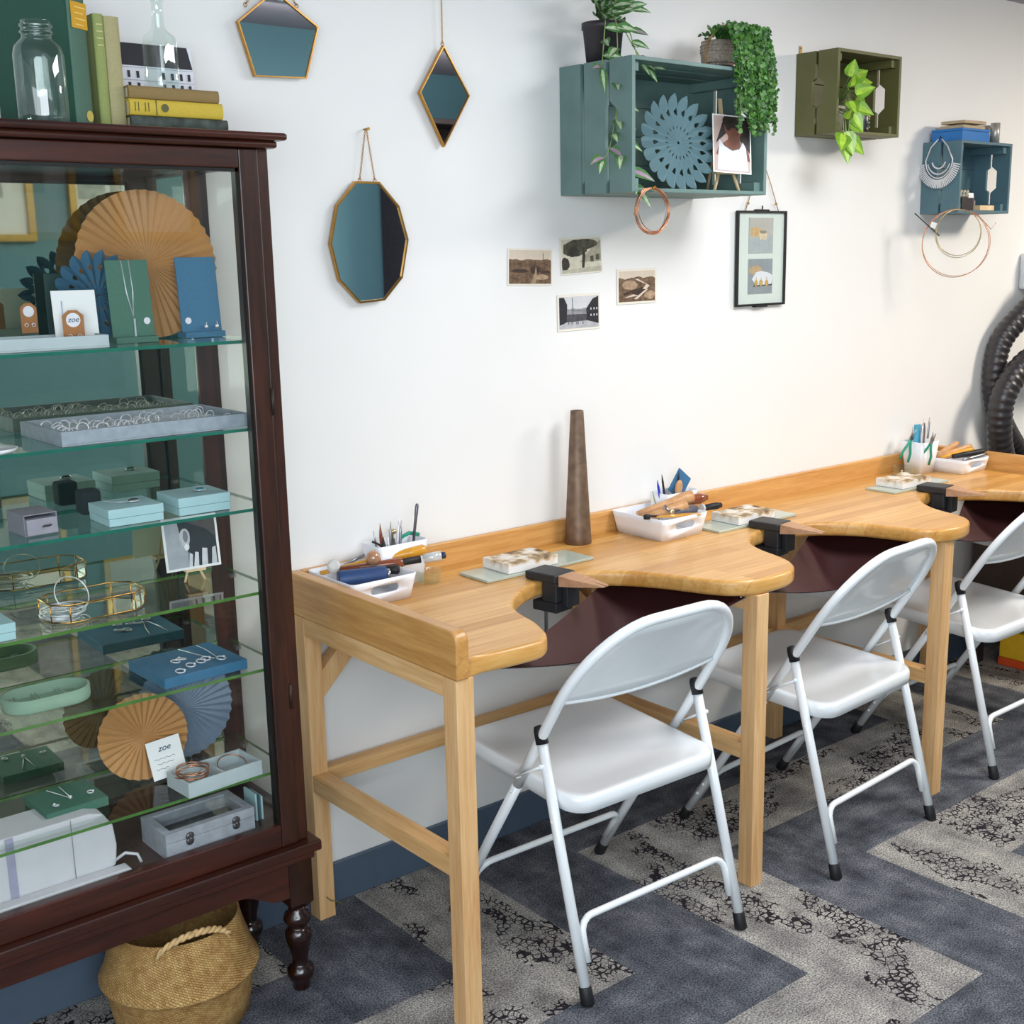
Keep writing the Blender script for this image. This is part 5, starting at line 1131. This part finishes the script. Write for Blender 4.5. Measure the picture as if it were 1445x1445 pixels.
# tray 1
t = thing('ring_mandrel_case', 'navy leather wrapped tool with stamped lettering lying in the left tray', 'tool', (.045, -.140, zt_-.004)); M().lathe([(.017, 0), (.018, .004), (.0185, .10), (.0175, .104)], (0, 0, 0), (1, -.40, .02), n=20).build('leather_sleeve', NAVY, t); M().lathe([(.011, .104), (.011, .112), (.008, .113)], (0, 0, 0), (1, -.40, .02), n=16).build('metal_end', STEEL, t)
rod('burnisher', 'black knobbed handle beside the navy tool in the left tray', 'tool', (.125, -.11, zt_-.006), (.185, -.165, zt_-.002), [(0, .006, 0), (.6, .007, 0), (.75, .010, 0), (.95, .0105, 0), (1, .007, 0)], [('handle', BLK)])
rod('hammer_shaft', 'reddish brown turned tool handle in the left tray', 'tool handle', (.085, -.075, zt_-.002), (.225, -.135, zt_+.002), [(0, .007, 0), (.5, .008, 0), (.72, .011, 0), (.9, .0115, 0), (1, .006, 0)], [('handle', WALN)])
rod('doming_punch', 'round wooden ball ended tool standing up from the left tray', 'tool', (.15, -.10, zt_-.045), (.158, -.108, zt_+.035), [(0, .005, 0), (.55, .006, 0), (.62, .013, 1), (.78, .0175, 1), (.92, .014, 1), (1, .004, 1)], [('stem', BEECH), ('ball', mat('polished_ball', 'b5835f', .15, coat=1))])
rod('mallet', 'long yellow lacquered mallet handle across the left tray', 'mallet', (.06, -.04, zt_-.012), (.285, -.125, zt_+.020), [(0, .005, 0), (.5, .0085, 0), (.85, .012, 0), (.97, .0125, 0), (1, .008, 0)], [('handle', YEL)])
rod('chasing_hammer', 'white headed nylon hammer at the back of the left tray', 'hammer', (.09, -.05, zt_-.004), (.075, -.075, zt_+.010), [(0, .012, 0), (.2, .015, 0), (.9, .014, 0), (1, .009, 0)], [('head', WHR)])
rod('graver', 'black handled tool with a clear end sticking out of the left tray', 'tool', (.17, -.11, zt_-.002), (.302, -.175, zt_+.012), [(0, .006, 0), (.3, .008, 0), (.62, .0085, 0), (.66, .0105, 1), (.93, .0115, 1), (.94, .008, 2), (1, .007, 2)], [('grip', BLK), ('clear_end', CLP), ('end_cap', mat('navy_cap', '24304c', .4))])
t = thing('ring_clamp', 'slim steel ring clamp with a wing nut across the back of the left tray', 'clamp', (.12, -.045, zt_+.006))
M().tube([(-.02, -.01, -.012), (.03, 0, .0), (.10, .015, .012), (.17, .02, .020)], [.004, .004, .0035, .005], n=8).build('arm', STEEL, t); M().box(.128, .142, .010, .020, .005, .028).build('bracket', STEEL, t, bevel=.001); M().lathe([(.003, 0), (.003, .016), (.009, .018), (.010, .024), (.006, .028)], (.135, .012, .022), (.1, 0, 1), n=14).build('wing_nut', mat('brass_nut', 'd8c49a', .3, .8), t)
# caddy 1
def caddy(lab, c, w_, d_, h_, rz=0, base=.85):
    t = thing('tool_pot', lab, 'pot', c, rz, 'white plastic tool pots'); 
    def ring(s_, z, r_=.010):
        a, b = w_/2*s_, d_/2*s_; q = []
        for cx_, cy_, a0 in ((a-r_, b-r_, 0), (-a+r_, b-r_, 90), (-a+r_, -b+r_, 180), (a-r_, -b+r_, 270)):
            for an in (0, 30, 60, 90): q.append((cx_+r_*math.cos(R(a0+an)), cy_+r_*math.sin(R(a0+an)), z))
        return q
    M().rings([ring(base, 0), ring(1, h_), ring(1-.03, h_), ring(base-.04, .004)]).build('pot_body', WPLAS, t); return t
caddy('white plastic tool pot against the wall behind the left tray', (.238, -.070, W), .135, .075, .098)
def pliers(lab, c, rz, up, scale=1.0, rx=0):
    t = thing('pliers', lab, 'pliers', c, rot=(R(rx), 0, rz))
    for s_ in (-1, 1):
        M().tube([(s_*.002*scale, 0, 0), (s_*.006*scale, 0, -.02*scale), (s_*.015*scale, 0, -.045*scale), (s_*.017*scale, 0, -.075*scale)], [.0035*scale, .0042*scale, .0045*scale, .0038*scale], n=8).build('handle', GRN, t)
        M().tube([(s_*.0035*scale, 0, .012*scale), (s_*.003*scale, 0, .025*scale), (s_*.004*scale*up, 0, .045*scale)], [.0038*scale, .003*scale, .0008*scale], n=6).build('jaw', STEEL, t)
    M().lathe([(.0065*scale, -.004*scale), (.0065*scale, .004*scale)], (0, 0, .006*scale), (0, 1, 0), n=12).build('joint', STEEL, t); return t
tl = [((.195, -.075), (.185, -.080), .130, .0028), ((.205, -.070), (.20, -.075), .142, .0045), ((.215, -.080), (.214, -.08), .110, .004), ((.222, -.065), (.226, -.066), .138, .003), ((.232, -.072), (.238, -.075), .146, .004), ((.238, -.078), (.243, -.08), .140, .003), ((.20, -.085), (.197, -.088), .112, .006)]
nm = ['thin scriber', 'reddish needle file', 'short silver punch', 'slim tweezer arm', 'pointed tweezers', 'second pointed tweezer arm', 'short dark punch']
for i, (b, a, h_, r_) in enumerate(tl):
    o = M().lathe([(r_*.8, 0), (r_, h_*.5), (r_*.9, h_*.8), (.0006, h_)], n=8).build('hand_tool', [STEEL, WALN, SILV, STEEL, SILV, STEEL, BLK][i], None, (b[0], b[1], W+.005)); o.rotation_euler = Vector((a[0]-b[0], a[1]-b[1], .06)).to_track_quat('Z', 'Y').to_euler(); tag(o, nm[i]+' standing in the white pot behind the left tray', 'tool')
o = M().lathe([(.0032, 0), (.0034, .14), (.0042, .15), (.0042, .166), (.003, .172)], n=10).build('scribe', mat('dark_steel', '6d6a74', .3, .8), None, (.272, -.075, W+.005), (0, R(9), 0)); tag(o, 'tall thin steel scribe leaning in the white pot behind the left tray', 'tool')
o = M().tube([(-.032, 0, -.012), (-.018, 0, .004), (.004, 0, .011), (.03, 0, .003)], .0045, n=8).build('plier_grip', GRN, None, (.275, -.068, W+.098)); tag(o, 'bent green rubber grip lying across the white pot', 'pliers')
o = M().tube([(.0, 0, 0), (-.018, 0, .012), (-.03, 0, .018)], .0024, n=8).build('dental_pick', BLK, None, (.196, -.09, W+.092)); tag(o, 'black hooked pick leaning left out of the white pot', 'tool')
t = thing('glass_dish', 'small clear glass dish behind the left tray beside the yellow handle', 'glass dish', (.293, -.118, W)); M().lathe([(.024, 0), (.028, .004), (.030, .028), (.031, .030), (.0295, .030), (.027, .005)], n=24).build('dish_body', thin_glass('dish_glass', (.93, .97, .95), 1, 1.6), t)
# soldering boards
TILE = mat('pale_green_tile', 'b4bfb2', .25, var=.02, coat=.5); 
def charred():
    m, nt, b = newmat('charred_firebrick'); N = nt.nodes; L = nt.links; tc = N.new('ShaderNodeTexCoord'); no = N.new('ShaderNodeTexNoise'); no.inputs['Scale'].default_value = 28; no.inputs['Detail'].default_value = 6; L.new(tc.outputs['Object'], no.inputs[0])
    sp = N.new('ShaderNodeSeparateXYZ'); L.new(tc.outputs['Object'], sp.inputs[0]); g = N.new('ShaderNodeMapRange'); g.inputs[1].default_value = .010; g.inputs[2].default_value = .023; g.inputs[3].default_value = -.16; g.inputs[4].default_value = .06; L.new(sp.outputs[2], g.inputs[0])
    ad = N.new('ShaderNodeMath'); L.new(no.outputs['Fac'], ad.inputs[0]); L.new(g.outputs[0], ad.inputs[1])
    cr = N.new('ShaderNodeValToRGB'); e = cr.color_ramp.elements; e.new(.5); e.new(.6)
    for q, (p, c) in zip(e, ((.40, 'e9e7e4'), (.52, 'd9cdbb'), (.60, 'b59a74'), (.74, '5d4a3c'))): q.position = p; q.color = lin(c)
    L.new(ad.outputs[0], cr.inputs[0]); L.new(cr.outputs[0], b.inputs['Base Color']); b.inputs['Roughness'].default_value = .9; return m
CH = charred()
for i, (x, y, wdt) in enumerate(((.545, -.168, .325), (1.295, -.190, .320), (2.055, -.200, .29))):
    wh = ['nearest', 'middle', 'farthest'][i]
    o = M().box(-wdt/2, wdt/2, -.053, .053, 0, .0065).build('ceramic_tile', TILE, None, (x, y, W), bevel=.001); tag(o, 'pale green ceramic tile under the '+wh+' soldering brick', 'tile')
    o = M().box(-.075, .075, -.049, .049, 0, .024).build('soldering_brick', CH, None, (x-.020+.02*(i == 1), y+.003, W+.0068), bevel=.002); tag(o, 'scorched white soldering brick on the '+wh+' pale green tile', 'brick')
# bench pin clamps
CI = mat('black_cast_iron', '2e3034', .45, .3, var=.15); PINW = wood('bench_pin_wood', 'a5795a', 'c99c78', (1.5, 9, 9), .6)
def clamp(c, rz, wh):
    t = thing('bench_pin_clamp', 'black iron clamp with a wooden bench pin on the '+wh+' bay', 'clamp', c, rz)   # local x = out into the bay... pin along -y
    M().box(-.036, .036, -.028, .062, .0005, .021).build('anvil_head', CI, t, bevel=.004)
    m = M().box(-.030, .030, -.026, .016, -.0455, .001); m.build('clamp_back', CI, t, bevel=.003)
    M().box(-.030, .030, -.026, .045, -.070, -.046).build('clamp_jaw', CI, t, bevel=.003)
    M().box(-.010, .034, -.042, -.0265, -.058, -.006).build('pin_socket', CI, t, bevel=.002)
    s_ = M().lathe([(.0045, -.142), (.0045, -.044), (.010, -.0435), (.010, -.0395)], (0, .030, 0), n=12).build('screw', STEEL, t)
    M().tube([(-.034, .030, -.134), (.034, .030, -.134)], .0022, n=8).sphere((-.034, .030, -.134), .004, n=8, k=5).sphere((.034, .030, -.134), .004, n=8, k=5).build('tommy_bar', STEEL, s_)
    p = [(-.026, -.029), (.026, -.029), (.025, -.070), (.011, -.142), (.0035, -.145), (.0, -.100), (-.0035, -.145), (-.011, -.142), (-.025, -.070)]
    m = M(); vs = []; 
    def zt2(y): return .019-(.010*max(0, (-y-.029)/.116)); 
    def zb2(y): return -.006+.013*max(0, (-y-.029)/.116)
    n = len(p); m.add([(x, y, zt2(y)) for x, y in p]+[(x, y, zb2(y)) for x, y in p], [tuple(range(n))[::-1], tuple(range(n, 2*n))]+[(i, (i+1) % n, n+(i+1) % n, n+i) for i in range(n)])
    m.build('bench_pin', PINW, t); return t
clamp((.515, -.303, W), R(10), 'nearest')
clamp((1.285, -.307, W), R(9), 'middle'); clamp((2.035, -.328, W), R(8), 'farthest')
# mandrel
t = thing('bezel_mandrel', 'tall rusty brown steel cone standing on the bench against the wall', 'metal cone', (.800, -.062, W))
RU = mat('rusty_steel', '75604f', .5, .55, var=.3, scale=35, bump=.2)
M().lathe([(.034, 0), (.0350, .002), (.0335, .02), (.0165, .338), (.0155, .340)], n=40, cap=(True, False)).lathe([(.0155, .340), (.013, .340), (.012, .30)], n=40, cap=(False, True)).build('cone', RU, t)
# tray 2
z2 = W+.060
rod('hammer_shaft', 'thick beech handle with a flat end on top of the middle tray', 'tool handle', (.975, -.10, z2-.006), (1.125, -.155, z2+.030), [(0, .008, 0), (.3, .011, 0), (.6, .013, 0), (.88, .018, 0), (1, .016, 0)], [('handle', BEECH)], n=8)
rod('wooden_clamp_half', 'second beech handle crossing below the thick one in the middle tray', 'tool handle', (.96, -.13, z2-.012), (1.09, -.165, z2+.012), [(0, .010, 0), (.7, .013, 0), (1, .014, 0)], [('handle', BEECH)], n=8)
rod('mallet', 'glossy reddish brown handle at the back of the middle tray', 'mallet', (1.06, -.075, z2-.002), (1.215, -.125, z2+.010), [(0, .007, 0), (.5, .011, 0), (.85, .0155, 0), (1, .008, 0)], [('handle', WALN)])
rod('graver', 'black and silver pen tool sticking out of the middle tray', 'tool', (1.04, -.16, z2-.004), (1.205, -.185, z2-.002), [(0, .009, 0), (.5, .011, 0), (.6, .0115, 1), (.64, .0115, 1), (.66, .008, 2), (.9, .0095, 2), (1, .007, 2)], [('barrel', mat('slate_plastic', '5b5a66', .4)), ('collar', CLP), ('grip', BLK)])
t = thing('scraper', 'flat yellow plastic scraper lying on the front of the middle tray', 'scraper', (.965, -.185, z2-.002), rot=(0, R(2), R(-12))); M().prism([(0, .006), (.04, -.008), (.125, -.012), (.14, 0), (.10, .012), (.02, .014)], 0, .004).build('blade', YEL, t)
t = thing('steel_square', 'small steel clamp with a brass screw in the middle tray', 'clamp', (1.02, -.165, z2)); M().tube([(0, .01, .02), (.004, 0, .006), (.04, -.004, .004)], .004, n=8).build('arm', STEEL, t); M().lathe([(.008, 0), (.008, .004), (.003, .006)], (.008, -.008, .004), (0, -1, .3), n=12).build('screw', mat('brass_nut', 'd8c49a', .3, .8), t)
o = M().lathe([(.009, 0), (.009, .010), (.005, .012)], n=12).tube([(0, 0, .008), (.03, -.01, .004)], .003, n=6).build('wax_pen', BLK, None, (.945, -.165, z2-.004)); tag(o, 'small black knob tool at the left rim of the middle tray', 'tool')
caddy('white plastic tool pot against the wall behind the middle tray', (1.140, -.072, W), .120, .075, .092)
t = thing('sandpaper', 'folded blue sheet of abrasive paper in the pot behind the middle tray', 'abrasive paper', (1.165, -.07, W+.075)); M().obox((0, 0, .030), (.058, .002, .07), (0, R(38), 0)).build('sheet', mat('blue_abrasive', '3d7099', .85), t)
for i, (x, h_, tx, r_, mt_, lab) in enumerate(((1.10, .125, -24, .0035, mat('bright_blue_pen', '1d35c4', .4), 'bright blue pen'), (1.115, .138, -20, .003, BLK, 'black thin file'), (1.148, .138, 8, .0025, BLK, 'black craft knife'), (1.085, .10, -34, .0015, mat('olive_stick', '9aa06a', .6), 'thin olive stick'))):
    o = M().lathe([(r_, 0), (r_, h_*.85), (.0006, h_)], n=8).build('pen', mt_, None, (x+(0 if i != 0 else .0), -.075, W+.006), (0, R(tx*.5), 0)); tag(o, lab+' leaning in the pot behind the middle tray', 'pen')
o = M().sphere((0, 0, 0), .014, n=14, k=8, sc=(.9, .6, 1.6)).build('wooden_punch', BEECH, None, (1.143, -.088, W+.100), (0, R(12), 0)); tag(o, 'rounded beech tool end in the pot behind the middle tray', 'tool')
# far end: pot, pliers, jar, tools
caddy('white plastic tool pot with green pliers hooked on it at the far end', (2.292, -.085, W), .100, .085, .105, 0, .78)
pliers('green handled pliers hooked on the left rim of the far pot', (2.236, -.085, W+.112), R(20), 2.2, .95, -8).rotation_euler = (R(-6), R(22), R(-25))
pliers('green handled pliers hooked on the front rim of the far pot', (2.262, -.143, W+.104), R(5), 1.5, .95, -8).rotation_euler = (R(10), R(16), R(-60))
for i, (x, h_, mt_, lab) in enumerate(((2.322, .165, STEEL, 'steel needle file'), (2.312, .15, BEECH, 'beech handled brush'), (2.330, .15, mat('red_brown_rod', '6e3b30', .5), 'reddish brown brush'), (2.300, .148, SILV, 'silver scribe'), (2.338, .168, STEEL, 'tallest steel rod'))):
    o = M().lathe([(.003, 0), (.0036, h_*.7), (.003, h_*.9), (.001, h_)], n=8).build('hand_tool', mt_, None, (x, -.08+.004*(i % 3), W+.006), (0, R(-3+2*i), 0)); tag(o, lab+' standing in the far white pot', 'tool')
o = M().box(-.016, .016, -.003, .003, 0, .15).build('emery_stick', mat('sky_blue', '4aa3c4', .5), None, (2.288, -.070, W+.006), (0, R(2), 0), bevel=.001); tag(o, 'flat sky blue emery stick in the far white pot', 'tool')
t = thing('glass_dish', 'small round clear glass jar in front of the far tool pot', 'glass jar', (2.195, -.092, W)); M().lathe([(.030, 0), (.034, .003), (.035, .030), (.036, .032), (.0345, .032), (.032, .005)], n=28).build('dish_body', thin_glass('dish_glass', (.93, .97, .95), 1, 1.6), t)
z3 = W+.048
TS = [('beech_handle_far', BEECH, (2.37, -.09, z3-.006), (2.46, -.12, z3+.034), .010, 'beech clamp half sticking up from the far tray'), ('b', YEL, (2.36, -.12, z3-.004), (2.47, -.17, z3+.018), .009, 'yellow wooden handle across the far tray'), ('c', BEECH, (2.37, -.10, z3-.004), (2.50, -.145, z3+.022), .009, 'pale beech handle at the back of the far tray'), ('d', BLK, (2.385, -.15, z3), (2.515, -.19, z3+.008), .0105, 'black gripped tool lying across the far tray'), ('e', WALN, (2.36, -.10, z3-.014), (2.50, -.13, z3+.002), .009, 'dark brown handle under the others in the far tray'), ('f', STEEL, (2.39, -.185, z3-.008), (2.495, -.205, z3+.002), .006, 'dull steel file on the near rim of the far tray')]
for nm_, mt_, a, b, r_, lab in TS: rod('hand_tool', lab, 'tool', a, b, [(0, r_*.7, 0), (.4, r_*.9, 0), (.9, r_, 0), (1, r_*.8, 0)], [('handle', mt_)], n=10)

# ------------------------------------------------------------------ beyond the bench
BH = mat('black_ribbed_rubber', '2a272a', .38, var=.15, scale=20, spec=.6)
def hose(lab, pts, rad, cat='hose'):
    P_ = [Vector(p) for p in pts]; q = []
    for i in range(len(P_)-1):
        a, b = P_[i], P_[i+1]; pa = P_[max(i-1, 0)]; pb = P_[min(i+2, len(P_)-1)]
        for k_ in range(14):
            t_ = k_/14; q.append(.5*((2*a)+(-pa+b)*t_+(2*pa-5*a+4*b-pb)*t_*t_+(-pa+3*a-3*b+pb)*t_**3))
    q.append(P_[-1])
    # resample
    L_ = [0]
    for i in range(1, len(q)): L_.append(L_[-1]+(q[i]-q[i-1]).length)
    step = .0062; n = int(L_[-1]/step); out_ = []; rr2 = []; j = 0
    for i in range(n+1):
        d = L_[-1]*i/n
        while j < len(L_)-2 and L_[j+1] < d: j += 1
        out_.append(q[j].lerp(q[j+1], (d-L_[j])/max(1e-9, L_[j+1]-L_[j]))); rr2.append(rad*(1.0 if i % 4 in (0, 1) else (.95 if i % 4 == 2 else .90)))
    o = M().tube(out_, rr2, n=24).build('extraction_hose', BH); tag(o, lab, cat); return o
hose('thick black ribbed hose curving in front, sweeping down past the bench end', [(3.42, -.07, 1.33), (3.38, -.14, 1.23), (3.27, -.21, 1.175), (3.12, -.24, 1.16), (2.97, -.20, 1.145), (2.82, -.15, 1.09), (2.72, -.13, .985), (2.72, -.12, .86), (2.785, -.11, .74), (2.88, -.125, .680), (3.05, -.15, .667), (3.35, -.17, .667)], .044)
hose('second black ribbed hose behind the first, reaching up to the white unit', [(3.22, -.10, 1.40), (3.13, -.15, 1.42), (3.00, -.15, 1.37), (2.90, -.10, 1.27), (2.81, -.055, 1.16), (2.785, -.05, 1.04), (2.81, -.05, .94), (2.88, -.05, .84), (3.02, -.052, .72), (3.16, -.052, .666), (3.35, -.052, .664)], .041)
t = thing('white_unit', 'white wall unit behind the top of the black hose', 'wall unit', (2.99, 0, 1.33)); M().box(0, .5, -.10, -.001, 0, .13).build('housing', mat('grey_white_unit', 'cfd2d6', .4), t, bevel=.012, seg=3); M().box(.0, .004, -.101, -.06, .09, .115).build('dark_latch', BLK, t)
DK = mat('dark_cupboard', '342a28', .6)
t = thing('cupboard', 'low dark brown cupboard standing beyond the far end of the bench', 'cupboard', (2.72, -.45, 0)); 
M().box(0, .9, 0, .40, .20, .62).build('carcass', DK, t, bevel=.003); M().box(0, .04, 0, .04, 0, .20).build('leg', DK, t); M().box(.86, .9, 0, .04, 0, .2).build('leg', DK, t); M().box(0, .04, .36, .4, 0, .2).build('leg', DK, t)
M().box(.02, .44, -.012, 0, .22, .60).build('door', DK, t, bevel=.003); M().box(.46, .88, -.012, 0, .22, .60).build('door', DK, t, bevel=.003)
t = thing('yellow_crate', 'yellow box with an orange red base under the dark cupboard', 'box', (2.76, -.40, .0015)); M().box(0, .3, 0, .25, .03, .13).build('box_body', mat('strong_yellow', 'e0b422', .5), t, bevel=.004); M().box(-.002, .302, -.002, .252, 0, .0295).build('red_base', mat('orange_red', 'd2501e', .5), t, bevel=.003)
m = M(); 
for k_ in range(3): m.tube([((.05+.006*k_)*math.cos(2*math.pi*q/24), (.045+.005*k_)*math.sin(2*math.pi*q/24), .006+.008*k_) for q in range(24)], .004, n=6, closed=True)
o = m.build('cable_coil', BLK, None, (2.93, -.56, 0)); tag(o, 'coil of black cable lying on the carpet by the yellow box', 'cable')
o = M().tube([(0, 0, .055), (.006, -.008, .047), (.02, -.006, .04), (.034, -.012, .03)], .0014, n=6).build('screw_hook', mat('green_wire', '6e7440', .5), None, (.018, -.0625, 0)); tag(o, 'small green wire stuck on the rear bench leg near the floor', 'wire')

o = M().tube([(.020, .014, 0), (.004, .002, 0), (-.006, -.006, .002), (-.010, -.010, .010)], .0018, n=6).build('cup_hook', BRASS, None, (2.331, -.147, 1.5985)); tag(o, 'small brass hook at the lower corner of the slate crate carrying the wire coils', 'hook')
